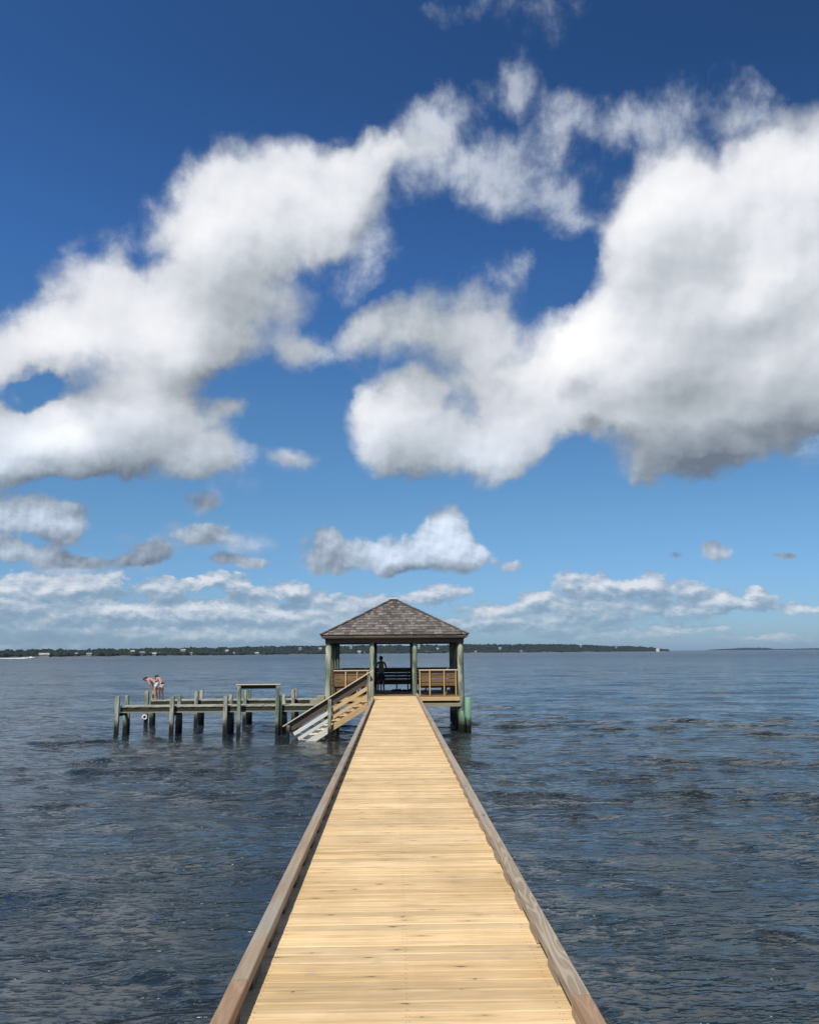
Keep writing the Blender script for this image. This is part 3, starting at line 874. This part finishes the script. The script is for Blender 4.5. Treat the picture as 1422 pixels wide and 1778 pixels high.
# things left on the benches
mb = MB(); mb.lump((-2.36, 35.70, 1.072), .13, .07, .035, 1, .5, 2.2); mb.lump((-2.20, 35.70, 1.078), .09, .06, .045, 3, .5, 2.2)
tag(mb.build('towel', M['black_cloth'], None, (-2.3, 35.7, 1.045)), 'dark crumpled towel lying on the left end of the front bench rail', 'towel')
mb = MB(); mb.lump((-1.17, 35.70, 1.085), .085, .06, .05, 5, .3, 2)
tag(mb.build('cap', M['black_cloth'], None, (-1.17, 35.7, 1.045)), 'small black cap on the bench rail beside the left middle post', 'cap')
mb = MB()
for k, (x, s_) in enumerate(((-.02, .14), (.22, .12), (.45, .16), (.72, .13))):
    mb.lump((x, 39.75, .035), s_, .12, .05 + .03 * (k % 2), k + 11, .5, 2)
tag(mb.build('towel', M['navy_cloth'], None, (.3, 39.75, 0)), 'crumpled navy towel on the shaded floor under the far bench', 'towel')

# ------------------------------------------------------------------ stairs into the water
SY0, SY1 = 32.42, 33.75
st = thing('staircase', (-2.4, 33.1, WZ), 'wooden stairs with one handrail running down from the boardwalk into the water', 'stairs')
SL = .607
def capz(x): return 1.10 + (x + .80) * SL
def sbeam(x0, x1, dz, h, y0, y1, name, mat, rnd=None):
    n = math.sqrt(1 + SL * SL)
    MB().beam((x0, (y0 + y1) / 2, capz(x0) + dz), (x1, (y0 + y1) / 2, capz(x1) + dz), y1 - y0, h, ch=.004, rnd=rnd).build(name, mat, st)
sbeam(-4.12, -.78, 0, .038, SY0 - .11, SY0 + .06, 'handrail', M['cream'])
sbeam(-4.02, -.86, -.20, .29, SY0 - .012, SY0 + .026, 'guard_board', M['brownboard'])
for (dz, h) in ((-.53, .135), (-.81, .125)):
    xs = -3.72 if dz > -.7 else -3.55
    sbeam(xs, -2.40, dz, h, SY0 - .012, SY0 + .026, 'side_rail', M['bleached'])
    sbeam(-2.395, -1.0, dz, h, SY0 - .012, SY0 + .026, 'side_rail', M['newwood'])
sbeam(-4.2, -2.40, -1.17, .21, SY0 + .03, SY0 + .07, 'stringer', M['bleached'])
sbeam(-2.395, -.98, -1.17, .21, SY0 + .03, SY0 + .07, 'stringer', M['newwood'])
sbeam(-4.2, -.98, -1.13, .28, SY1 - .04, SY1, 'stringer', M['newwood'])
for k in range(11):
    x = -1.13 - k * .28
    z = capz(x) - 1.0
    mb = MB()
    mb.box(x - .145, x - .005, SY0 + .075, SY1 - .045, z - .038, z)
    mb.box(x + .002, x + .142, SY0 + .075, SY1 - .045, z - .038, z)
    mb.build('tread', M['bleached'] if x < -2.4 else M['newwood'], st)
for (x, y) in ((-3.92, SY0 - .08), (-2.40, SY0 - .08), (-.955, SY0 - .08)):
    MB().box(x - .062, x + .062, y - .062, y + .062, -3.0, capz(x) - .030 - .04, ch=.008).build('post', M['green_post'], st)
for (x, y) in ((-3.7, SY1 + .07), (-2.2, SY1 + .07)):
    MB().box(x - .06, x + .06, y - .06, y + .06, -3.0, capz(x) - 1.05, ch=.008).build('post', M['green_post'], st)

# ------------------------------------------------------------------ low catwalks on the left
def catwalk(name, x0, x1, y0, y1, ztop, label, cat, xs, hf, wf, single_front=()):
    o = thing(name, ((x0 + x1) / 2, (y0 + y1) / 2, WZ), label, cat, 'low dock catwalks left of the pavilion')
    mb = MB(); x = x0
    while x < x1 - .05:
        w_ = .14
        mb.beam((x + w_ / 2, y0 + random.uniform(-.02, .02), ztop - .02 + random.uniform(-.006, .006)), (x + w_ / 2, y1 + random.uniform(-.02, .02), ztop - .02 + random.uniform(-.006, .006)), w_ - .008, .04)
        x += w_
    mb.build('decking', M['dock_top'], o)
    for yy in (y0 + .06, y1 - .06):
        MB().box(x0, x1, yy - .03, yy + .03, ztop - .22, ztop - .042).build('side_beam', M['dock_beam'], o)
    MB().box(x0 + .1, x1, y0 + .005, y0 + .027, ztop - .265, ztop - .215).build('ledger', M['ledge'], o)
    for x in xs:
        MB().box(x - .05, x + .05, y0 - .14, y1 + .16, ztop - .39, ztop - .27, axis=1).build('cross_beam', M['dock_beam'], o)
        hh = hf + random.uniform(-.02, .03)
        MB().box(x - .08, x + .08, y0 - .17, y0 - .015, -3.1, ztop + hh, ch=.012, axis=2).build('piling', M['green_post'], o)
        xb = x + random.uniform(-.02, .04)
        mb = MB()
        mb.tube([(xb, y1 + .13, -3.1), (xb, y1 + .13, -1.0), (xb, y1 + .12, ztop - .28)], [.15, .14, .12], wob=.15)
        mb.box(xb - .07, xb + .07, y1 + .03, y1 + .17, ztop - .285, ztop + hh - .01, ch=.012, axis=2)
        mb.build('piling', M['green_post'], o)
    return o
cw1 = catwalk('dock', -10.95, -2.78, 35.02, 36.0, -.30, 'near catwalk of weathered planks on green posts, carrying the open wooden frame', 'dock', (-11.03, -8.86, -6.74, -4.58), .38, .16)
cw2 = catwalk('dock', -10.95, -2.78, 39.35, 40.2, -.30, 'far catwalk of weathered planks on green posts, with two boys at its left end', 'dock', (-11.10, -8.88, -6.72, -4.55), .42, .16)
mb = MB(); mb.box(-3.42, -2.84, 35.3, 36.3, -.296, -.13, axis=1)
mb.build('step', M['ledge'], cw1)
mb = MB(); mb.box(-3.14, -2.84, 35.3, 36.3, -.127, .02, axis=1)
mb.build('step', M['ledge'], cw1)
fr = thing('wooden_frame', (-5.6, 34.8, WZ), 'open frame of two green posts and a pale top board above the near catwalk', 'frame')
for x in (-6.18, -4.66):
    MB().box(x - .07, x + .07, 34.72, 34.84, -3.0, .50, ch=.008, axis=2).build('post', M['green_post'], fr)
MB().box(-6.14, -4.70, 34.845, 34.885, .36, .50).build('cross_board', M['dock_beam'], fr)
MB().box(-6.30, -4.54, 34.70, 34.90, .504, .54).build('top_board', M['cream'], fr)
# white ring hung on the far catwalk's end piling
import bmesh
bm = bmesh.new()
n1_, n2_ = 20, 8
for i in range(n1_):
    a = 2 * math.pi * i / n1_
    for j in range(n2_):
        b2 = 2 * math.pi * j / n2_
        bm.verts.new(((.09 + .035 * math.cos(b2)) * math.cos(a), .035 * math.sin(b2), (.09 + .035 * math.cos(b2)) * math.sin(a)))
bm.verts.ensure_lookup_table()
for i in range(n1_):
    for j in range(n2_):
        bm.faces.new([bm.verts[k] for k in (i * n2_ + j, ((i + 1) % n1_) * n2_ + j, ((i + 1) % n1_) * n2_ + (j + 1) % n2_, i * n2_ + (j + 1) % n2_)]).smooth = True
me = bpy.data.meshes.new('ring'); bm.to_mesh(me); bm.free(); me.materials.append(M['white_paint'])
o = bpy.data.objects.new('ring_buoy', me); COL.objects.link(o); o.location = (-11.13, 39.13, -1.02); o.rotation_euler = (0, .2, R(25))
tag(o, 'small white ring hanging on the end piling below the two boys', 'ring buoy')

# two green fender pilings at the right front corner of the pavilion
pl = MB().tube([(2.94, 35.02, -3.0), (2.94, 35.0, -1.0), (2.95, 34.98, -.05)], [.125, .118, .11], n=18, wob=.1).build('piling', M['green_pile'], None, (2.94, 35.0, -3.0))
tag(pl, 'taller bright green round piling at the right front corner of the pavilion', 'piling', 'bright green pilings at the pavilion corner')
pl = MB().tube([(2.75, 34.86, -3.0), (2.72, 34.84, -1.0), (2.69, 34.82, -.66), (2.685, 34.82, -.58)], [.105, .1, .092, .055], n=18, wob=.1).build('piling', M['green_pile'], None, (2.72, 34.85, -3.0))
tag(pl, 'shorter rounded green piling leaning against the taller one at the pavilion corner', 'piling', 'bright green pilings at the pavilion corner')

# ------------------------------------------------------------------ people
def skin_body(name, verts, edges, radii, mat, parent=None, sub=2):
    me = bpy.data.meshes.new(name + '_base')
    me.from_pydata(verts, edges, [])
    ob = bpy.data.objects.new(name + '_tmp', me); COL.objects.link(ob)
    sk = ob.modifiers.new('s', 'SKIN'); sk.use_smooth_shade = True
    sv = me.skin_vertices
    if not sv:
        bm = bmesh.new(); bm.from_mesh(me); bm.verts.layers.skin.verify(); bm.to_mesh(me); bm.free(); sv = me.skin_vertices
    for i, r in enumerate(radii):
        sv[0].data[i].radius = r if isinstance(r, tuple) else (r, r)
        sv[0].data[i].use_root = (i == 0)
    ss = ob.modifiers.new('u', 'SUBSURF'); ss.levels = sub; ss.render_levels = sub
    dg = bpy.context.evaluated_depsgraph_get(); dg.update()
    m2 = bpy.data.meshes.new_from_object(ob.evaluated_get(dg))
    m2.name = name
    bpy.data.objects.remove(ob); bpy.data.meshes.remove(me)
    m2.materials.clear(); m2.materials.append(mat)
    m2.polygons.foreach_set('use_smooth', [True] * len(m2.polygons))
    o2 = bpy.data.objects.new(name, m2); COL.objects.link(o2)
    if parent is not None: o2.parent = parent
    return o2

def person(label, loc, rot, J, skinm, shorts, shorts_mat, waist_mat=None, size=1.0):
    """J: joints in metres, figure faces +y"""
    V_, E_, R_ = [], [], []
    def add(p, r, par=None):
        V_.append(tuple(p)); R_.append(r)
        if par is not None: E_.append((par, len(V_) - 1))
        return len(V_) - 1
    Vv = lambda k: Vector(J[k])
    pel = add(J['pelvis'], (.115, .095))
    sp = add(Vv('pelvis').lerp(Vv('chest'), .5), (.105, .08), pel)
    ch = add(J['chest'], (.14, .095), sp)
    nb = add(Vv('chest').lerp(Vv('neck'), .72), (.085, .06), ch)
    nk = add(J['neck'], (.048, .048), nb)
    h0 = Vv('head'); hu = (h0 - Vv('neck')).normalized()
    fw = Vector(J['face']).normalized()
    j0 = add(h0 - hu * .055 + fw * .012, (.062, .068), nk)
    j1 = add(h0 + hu * .01, (.076, .092), j0)
    j2 = add(h0 + hu * .075 - fw * .005, (.062, .072), j1)
    add(h0 - hu * .01 + fw * .115, (.011, .013), j1)            # nose
    add(h0 - hu * .075 + fw * .085, (.022, .018), j0)           # chin
    side = hu.cross(fw).normalized()
    for s in (-1, 1): add(h0 + side * s * .092 - hu * .005, (.012, .018), j1)   # ears
    for s, k in ((-1, 'l'), (1, 'r')):
        shd = add(J['shoulder_' + k], .052, nb)
        e = add(J['elbow_' + k], .036, shd)
        wv = Vv('wrist_' + k); ed = (wv - Vv('elbow_' + k)).normalized()
        w_ = add(wv, .024, e)
        out = Vector(J.get('palm_out', (0, 0, 1)))
        sd_ = ed.cross(out).normalized()
        pm = add(wv + ed * .05, (.034, .016), w_)
        for fi in range(4):
            b0 = wv + ed * .085 + sd_ * (fi - 1.5) * .019
            Lf = (.062, .074, .068, .052)[fi]
            f1 = add(b0, .0085, pm)
            f2 = add(b0 + ed * Lf * .5 - out * .008, .008, f1)
            add(b0 + ed * Lf * .9 - out * .028, .007, f2)
        t1 = add(wv + ed * .035 + sd_ * s * .036, .010, w_)
        add(wv + ed * .075 + sd_ * s * .055 - out * .012, .008, t1)
        hp = add(J['hip_' + k], (.082, .082), pel)
        th = add(Vv('hip_' + k).lerp(Vv('knee_' + k), .5), .068, hp)
        kn = add(J['knee_' + k], .050, th)
        cf = add(Vv('knee_' + k).lerp(Vv('ankle_' + k), .3), .050, kn)
        an = add(J['ankle_' + k], .033, cf)
        tv = Vector(J['toe_' + k]); av = Vv('ankle_' + k)
        bf = add(av.lerp(tv, .55) + Vector((0, 0, -.018)), (.038, .026), an)
        add(tv, (.034, .018), bf)
    root = skin_body('person', V_, E_, R_, skinm, None)
    root.location = loc; root.rotation_euler = (0, 0, rot)
    tag(root, label, 'person'); root.scale = (size, size, size)
    # hair
    hb = MB()
    import bmesh as _b
    bmh = _b.new(); _b.ops.create_icosphere(bmh, subdivisions=3, radius=1)
    for v in bmh.verts:
        c = v.co.copy()
        k = 1 + .07 * noise.noise(c * 4)
        p = h0 + hu * (c.z * .112 * k + .028) + fw * (c.y * .108 * k - .016) + side * c.x * .094 * k
        # pull the front-lower part inside the head so the face stays bare
        fr_ = c.y * .9 - c.z * .75
        if fr_ > .18: p = p.lerp(h0 + hu * .02, min(1, (fr_ - .18) * 1.6) * .55)
        v.co = p
    for f in bmh.faces: f.smooth = True
    mh = bpy.data.meshes.new('hair'); bmh.to_mesh(mh); bmh.free(); mh.materials.append(M['hair'])
    oh = bpy.data.objects.new('hair', mh); COL.objects.link(oh); oh.parent = root
    # shorts
    k_ = shorts
    V2 = [tuple(Vv('pelvis') + (Vv('chest') - Vv('pelvis')).normalized() * .05), tuple(Vv('pelvis'))]
    E2 = [(0, 1)]; R2 = [(.125, .105), (.135, .112)]
    for s in ('l', 'r'):
        a_ = Vv('hip_' + s); b3 = Vv('hip_' + s).lerp(Vv('knee_' + s), k_)
        V2 += [tuple(a_), tuple(b3)]; i_ = len(V2) - 2
        E2 += [(1, i_), (i_, i_ + 1)]; R2 += [(.098, .1), (.092, .094)]
    os_ = skin_body('shorts', V2, E2, R2, shorts_mat, root)
    if waist_mat is not None:
        V3 = [tuple(Vv('pelvis') + (Vv('chest') - Vv('pelvis')).normalized() * q) for q in (.0, .07, .12)]
        skin_body('waistband', V3, [(0, 1), (1, 2)], [(.140, .117), (.135, .112), (.125, .10)], waist_mat, root)
    return root

person('boy in dark shorts standing with his back turned in the shaded pavilion', (-.60, 38.95, 0), R(4),
       dict(pelvis=(0, 0, .90), chest=(0, .0, 1.25), neck=(0, .005, 1.42), head=(0, .03, 1.535), face=(0, 1, 0),
            shoulder_l=(-.165, 0, 1.345), elbow_l=(-.25, -.02, 1.10), wrist_l=(-.17, .17, 1.02),
            shoulder_r=(.165, 0, 1.345), elbow_r=(.25, -.02, 1.10), wrist_r=(.17, .17, 1.02),
            hip_l=(-.085, 0, .84), knee_l=(-.125, .01, .47), ankle_l=(-.14, -.02, .085), toe_l=(-.155, .12, .022),
            hip_r=(.085, 0, .84), knee_r=(.115, .02, .47), ankle_r=(.13, -.01, .085), toe_r=(.15, .13, .022)),
       M['skin_shaded'], .88, M['navy_cloth'], None, .96)
person('boy in white trunks bent far forward to the left on the far catwalk', (-10.80, 39.62, -.30), R(84),
       dict(pelvis=(0, -.03, .80), chest=(0, .27, 1.00), neck=(0, .44, 1.00), head=(0, .545, 1.015), face=(0, .45, -.9),
            shoulder_l=(-.15, .36, .99), elbow_l=(-.19, .27, .76), wrist_l=(-.13, .20, .58),
            shoulder_r=(.15, .36, .99), elbow_r=(.19, .27, .76), wrist_r=(.13, .20, .58),
            hip_l=(-.08, -.03, .76), knee_l=(-.10, .05, .43), ankle_l=(-.11, -.02, .08), toe_l=(-.12, .12, .022),
            hip_r=(.08, -.03, .76), knee_r=(.10, .03, .43), ankle_r=(.12, -.04, .08), toe_r=(.14, .10, .022), palm_out=(0, -1, 0)),
       M['skin'], .55, M['white_cloth'], M['black_cloth'], .92)
person('boy leaning forward just behind the bent boy on the far catwalk', (-10.66, 39.98, -.30), R(66),
       dict(pelvis=(0, -.07, .80), chest=(0, .12, 1.05), neck=(0, .25, 1.15), head=(0, .345, 1.20), face=(0, .6, -.8),
            shoulder_l=(-.15, .19, 1.11), elbow_l=(-.18, .22, .86), wrist_l=(-.12, .26, .66),
            shoulder_r=(.15, .19, 1.11), elbow_r=(.18, .22, .86), wrist_r=(.12, .26, .66),
            hip_l=(-.08, -.05, .74), knee_l=(-.11, .03, .42), ankle_l=(-.12, -.04, .08), toe_l=(-.13, .10, .022),
            hip_r=(.08, -.05, .74), knee_r=(.10, .01, .42), ankle_r=(.13, -.06, .08), toe_r=(.15, .08, .022), palm_out=(0, -1, 0)),
       M['skin'], .5, M['white_cloth'], M['black_cloth'], .84)

# ------------------------------------------------------------------ far shore
def bearing(px):
    d = pdir(px, 1133); return math.atan2(d.x, d.y)
def ground_pt(px, dist, z=0.0):
    a = bearing(px); return Vector((math.sin(a) * dist, math.cos(a) * dist, z))
# (photo column used as a compass bearing, distance m, tree-top height above the water m)
SHORE = [(-900, 1250, 12), (-300, 1300, 13), (0, 1400, 14), (150, 1500, 15.5), (300, 1700, 19), (450, 2000, 24), (560, 2200, 27.5), (700, 2350, 29),
         (850, 2500, 31), (950, 2650, 32), (1030, 2800, 28), (1100, 2950, 22), (1140, 3050, 14), (1158, 3100, 6)]
def shore_at(px):
    for k in range(len(SHORE) - 1):
        if SHORE[k][0] <= px <= SHORE[k + 1][0]:
            f = (px - SHORE[k][0]) / (SHORE[k + 1][0] - SHORE[k][0])
            return tuple(SHORE[k][i] * (1 - f) + SHORE[k + 1][i] * f for i in (1, 2))
    return SHORE[-1][1:]
def land(shore_px, name, label, fn):
    prof = [(-3, -.5), (0, .15), (4, .5), (25, 1.8), (120, .45), (350, .6), (700, .3), (720, -3)]
    v, f, n = [], [], len(prof)
    for k, px in enumerate(shore_px):
        d, h = fn(px)
        hh_ = max(h - 11, .8)
        for i, (dd, zz) in enumerate(prof):
            z = WZ + (zz if i < 3 else (1.0 + zz * .5 if i == 3 else hh_ * zz * 1.6 * (.9 + .2 * noise.noise(Vector((px * .03, i, 0))))))
            if i == 7: z = WZ - 3
            p = ground_pt(px, d + dd, z); v.append(p)
    for k in range(len(shore_px) - 1):
        for i in range(n - 1):
            a = k * n + i; f.append((a, a + n, a + n + 1, a + 1))
    me = bpy.data.meshes.new(name); me.from_pydata(v, [], f)
    me.materials.append(M['land']); me.materials.append(M['sand'])
    for p in me.polygons: p.material_index = 1 if p.index % (n - 1) < 2 else 0
    me.update()
    if me.polygons[3].normal.z < 0: me.flip_normals()
    o = bpy.data.objects.new(name, me); COL.objects.link(o)
    tag(o, label, None, None, 'structure')
    return o
pxs = [(-900 + i * 12) for i in range(int((1158 + 900) / 12) + 1)] + [1158]
land(pxs, 'shore', 'low wooded shore across the bay', shore_at)

ico = bmesh.new(); bmesh.ops.create_icosphere(ico, subdivisions=2, radius=1)
IV = np.array([v.co[:] for v in ico.verts]); IF = np.array([[v.index for v in f.verts] for f in ico.faces]); ico.free()
def woods(name, label, items):
    vs, fs, rs = [], [], []
    base = 0
    for (p, rx, rz) in items:
        nz = rng.normal(0, .16, len(IV))
        ph = rng.random(3) * 6
        k = 1 + .22 * np.sin(IV[:, 0] * 3 + ph[0]) * np.sin(IV[:, 2] * 3.4 + ph[1]) + nz
        v = IV * k[:, None] * np.array([rx, rx, rz]) + np.array(p)
        vs.append(v); fs.append(IF + base); base += len(IV); rs.append(np.full(len(IF), rng.random()))
    v = np.vstack(vs); f = np.vstack(fs)
    me = bpy.data.meshes.new(name)
    me.vertices.add(len(v)); me.vertices.foreach_set('co', v.astype(np.float32).ravel())
    me.loops.add(f.size); me.loops.foreach_set('vertex_index', f.astype(np.int32).ravel())
    me.polygons.add(len(f)); me.polygons.foreach_set('loop_start', (np.arange(len(f)) * 3).astype(np.int32))
    me.update(calc_edges=True)
    a = me.attributes.new('rnd', 'FLOAT', 'FACE'); a.data.foreach_set('value', np.concatenate(rs))
    me.materials.append(M['foliage'])
    o = bpy.data.objects.new(name, me); COL.objects.link(o)
    tag(o, label, 'woods', None, 'stuff')
    return o
items = []
for row in range(7):
    px = -880.0
    while px < 1157:
        d, h = shore_at(px)
        edge = min(1.0, max(0.0, (1158 - px) / 60.0))
        dd = d + 14 + row * 26 + random.uniform(-9, 9) + (0 if row else 6)
        lift = (.22, .36, .5, .64, .76, .88, 1.0)[row]
        w = noise.noise(Vector((px * .012, row * .4, 3))) * .12 + noise.noise(Vector((px * .05, row, 9))) * .08
        top = WZ + h * .82 * (lift + w * lift) + random.gauss(0, .9)
        rx = random.uniform(4, 8.0); rz = random.uniform(3.8, 6.5)
        if row == 0 and noise.noise(Vector((px * .03, 5, 1))) > .12: px += 6; continue
        top = max(top, WZ + 4.5 * edge + 1.5)
        items.append((tuple(ground_pt(px, dd, top - rz)), rx, rz))
        if row < 3: items.append((tuple(ground_pt(px + random.uniform(-2, 2), dd - 3, max(WZ + 1.5, top - rz - 4))), rx, rz))
        px += random.uniform(.75, 1.15) * rx * F / d * .95
woods('woods', 'dark green woods along the far shore of the bay', items)

FAR = [(1225, 7600, 6), (1245, 7600, 10), (1290, 7500, 22), (1330, 7500, 18), (1345, 7700, 8), (1400, 7800, 12), (1440, 7800, 14), (1600, 7600, 18), (1900, 7000, 20)]
def far_at(px):
    for k in range(len(FAR) - 1):
        if FAR[k][0] <= px <= FAR[k + 1][0]:
            f = (px - FAR[k][0]) / (FAR[k + 1][0] - FAR[k][0])
            return tuple(FAR[k][i] * (1 - f) + FAR[k + 1][i] * f for i in (1, 2))
    return FAR[-1][1:]
land([1225 + i * 9 for i in range(75)], 'distant_shore', 'faint low land on the horizon at the right', far_at)
items = []
for row in range(3):
    px = 1232.0
    while px < 1890:
        d, h = far_at(px)
        rz = random.uniform(4, 8); rx = random.uniform(8, 16)
        items.append((tuple(ground_pt(px, d + 30 + row * 60, max(WZ + h * (.5 + .25 * row) - rz + random.gauss(0, 1.2), WZ + .5))), rx, rz))
        px += rx * F / d * 1.3
woods('woods', 'faint bluish trees on the low land at the right of the horizon', items)

# houses along the far shore
def house_proto(name, w, dpt, h, rh, wallm, roofm, label, loc, rot=0.0, dorm=False):
    o = thing(name, (0, 0, 0), label, 'house', 'houses on the far shore')
    MB().box(-w / 2, w / 2, -dpt / 2, dpt / 2, -2.0, h, ch=.02).build('wall', wallm, o)
    mb = MB()
    e = .5
    mb.prism([(-w / 2 - e, -dpt / 2 - e, h + .01), (-w / 2 - e, dpt / 2 + e, h + .01), (-w / 2 - e, 0, h + rh)], (w + 2 * e, 0, 0))
    rf = mb.build('roof', roofm, o)
    MB().box(w * .22, w * .22 + .8, .4, 1.2, h + rh * .3, h + rh + .9).build('chimney', wallm, rf)
    nwin = max(2, int(w / 2.8))
    for fl_ in range(1 if h < 4.5 else 2):
        for i in range(nwin):
            x = -w / 2 + (i + .5) * w / nwin
            MB().box(x - .55, x + .55, -dpt / 2 - .06, -dpt / 2 + .05, .9 + fl_ * 2.7, 2.2 + fl_ * 2.7, ch=.01).build('window', M['glass_dark'], o)
    o.location = loc; o.rotation_euler = (0, 0, rot)
    return o
def face_viewer(px): return -bearing(px)
HS = [(77, 'long low white house just right of the motorboat on the far left shore'), (105, 'small white house by the water, second from the left on the far shore'),
      (132, 'tiny pale cottage between two low white houses on the left shore'), (155, 'small grey-roofed house low on the shore above the gap left of the two boys'),
      (230, 'pale house among the trees directly above the bending boy'), (247, 'white house with a steep roof above and just right of the two boys'),
      (266, 'larger white waterfront house, right of the steep-roofed one on the left shore'), (280, 'low pale house closing the group of houses above the boys'),
      (318, 'tall white house standing alone above the middle of the far catwalk'), (331, 'small cottage right beside the lone tall white house'),
      (394, 'white house above the left post of the open wooden frame'), (405, 'small house right beside the one above the frame left post'),
      (445, 'pale low house above the middle of the open wooden frame'), (521, 'pale house set high in the trees left of the pavilion'),
      (556, 'white house on the slope just at the left eave of the pavilion'), (610, 'house high on the wooded slope seen through the left bay of the pavilion'),
      (624, 'bright white waterfront house seen through the left bay of the pavilion'), (632, 'smaller white house by the water beside the left middle post of the pavilion'),
      (727, 'white house seen through the right bay of the pavilion, next to the middle post'), (742, 'long white waterfront building seen in the centre of the right bay'),
      (760, 'pale house in the trees seen at the right of the right bay'), (826, 'white house just right of the pavilion on the far shore'),
      (868, 'pale house on the shore, second right of the pavilion'), (905, 'small pale house at the water, third right of the pavilion'),
      (1009, 'white house high in the trees in the middle of the right shore'), (1070, 'small white house in the trees towards the right tip of the shore')]
high = {521: .42, 556: .38, 610: .5, 760: .3, 727: .45, 1009: .55, 1070: .5, 868: .3, 394: .15, 318: .22, 230: .25}
wide = {77: 17, 742: 20, 266: 14, 318: 10, 624: 10, 105: 12, 445: 12}
protos = {}
for k, (px, lab) in enumerate(HS):
    d, h = shore_at(px)
    hf_ = high.get(px, 0.0)
    fwd = 9 + (k * 7 % 5) * 3 + hf_ * 60
    w_ = wide.get(px, random.choice((7, 8, 9)))
    key = (w_, k % 2 if px not in high else 2)
    tall = 5.4 if px in (318, 247, 624, 394, 727, 1009) else 3.0
    p = ground_pt(px, d + fwd, WZ + 1.2 + h * hf_)
    wallm = M['house_white'] if k % 3 != 2 else M['tan_wall']
    house_proto('house', w_ * .85, 7.5, tall * .85, 2.6, wallm, M['grey_roof'] if k % 2 else M['fascia'], lab, p, face_viewer(px) + random.uniform(-.3, .3))
# white tower-like building at the tip
d = 3000
p = ground_pt(1142, d, WZ + .5)
o = thing('waterfront_tower', p, 'narrow white building standing at the right tip of the wooded shore', 'building')
MB().box(p.x - 4.5, p.x + 4.5, p.y - 4, p.y + 4, WZ - 1, WZ + 11, ch=.05, axis=2).build('wall', M['white_paint'], o)
MB().prism([(p.x - 5, p.y - 4.5, WZ + 11.02), (p.x - 5, p.y + 4.5, WZ + 11.02), (p.x - 5, p.y, WZ + 13)], (10, 0, 0)).build('roof', M['grey_roof'], o)
for i in range(3):
    MB().box(p.x - .8, p.x + .8, p.y - 4.1, p.y - 3.9, WZ + 2 + i * 3, WZ + 3.6 + i * 3, axis=2).build('window', M['glass_dark'], o)

# motorboat and its wake at the far left
bd = 900.0
bp_ = ground_pt(54, bd, WZ)
boat = thing('motorboat', bp_, 'small white motorboat speeding right with a white wake, far left below the wooded shore', 'boat')
mb = MB()
ns = 9; prof_n = 7
rings = []
for i in range(ns):
    t_ = i / (ns - 1); x = -3.4 + 6.8 * t_
    hw = 1.2 * (1 - max(0, (t_ - .45) / .55) ** 2.2) + .02
    zt = 1.0 + .35 * t_; zk = -.3 + .75 * max(0, (t_ - .6) / .4) ** 2
    ring = [(-hw, zt), (-hw * .92, zk + .45 * (zt - zk)), (-hw * .5, zk + .12), (0, zk), (hw * .5, zk + .12), (hw * .92, zk + .45 * (zt - zk)), (hw, zt)]
    rings.append([bp_ + Vector((x, a_, b_)) for a_, b_ in ring])
base = 0
for rg_ in rings: mb.v.extend(rg_)
for i in range(ns - 1):
    for j in range(prof_n - 1):
        a = i * prof_n + j
        mb.quad((a, a + 1, a + prof_n + 1, a + prof_n), [(0, 0)] * 4, .5, True)
    a = i * prof_n
    mb.quad((a, a + prof_n, a + 2 * prof_n - 1, a + prof_n - 1), [(0, 0)] * 4, .5)
mb.quad(tuple(range(prof_n)), [(0, 0)] * prof_n, .5)
mb.build('hull', M['white_paint'], boat)
q = bp_
MB().box(q.x - .6, q.x + .8, q.y - .6, q.y + .6, WZ + 1.1, WZ + 2.0).build('console', M['white_paint'], boat)
MB().prism([(q.x + .75, q.y - .6, WZ + 2.0), (q.x + .45, q.y - .6, WZ + 2.6), (q.x + .40, q.y - .6, WZ + 2.6), (q.x + .68, q.y - .6, WZ + 2.0)], (0, 1.2, 0)).build('windshield', M['glass_dark'], boat)
MB().box(q.x - 3.9, q.x - 3.4, q.y - .25, q.y + .25, WZ + .1, WZ + 1.5, ch=.06, axis=2).build('outboard_motor', M['black_rubber'], boat)
mb = MB()
for i in range(150):
    t_ = random.random() ** 1.2
    x = q.x - 3 - 34 * t_
    mb.lump((x, q.y + random.uniform(-1.2, 1.2) * (1 + t_), WZ + .12), random.uniform(.6, 1.6), random.uniform(.5, 1.2), random.uniform(.25, .85) * (1 - .6 * t_), i * .13, .5, 2, sub=1)
tag(mb.build('wake', M['foam'], None, (q.x - 18, q.y, WZ)), 'white foam wake trailing left behind the motorboat', 'wake', None, 'stuff')

# ------------------------------------------------------------------ haze
USE_HAZE = True
if USE_HAZE:
    mb = MB().box(-7000, 7000, -60, 9000, WZ - 4, 45, ch=.01, axis=1)
    m = bpy.data.materials.new('haze_air'); m.use_nodes = True
    t = NT(m.node_tree); t.n.clear()
    out = t.node('ShaderNodeOutputMaterial'); v = t.node('ShaderNodeVolumePrincipled')
    v.inputs['Color'].default_value = (.45, .64, .95, 1)
    v.inputs['Density'].default_value = .000045
    t.l.new(v.outputs[0], out.inputs['Volume'])
    hz = mb.build('haze', m, None)
    tag(hz, 'thin blue haze over the bay', None, None, 'stuff')
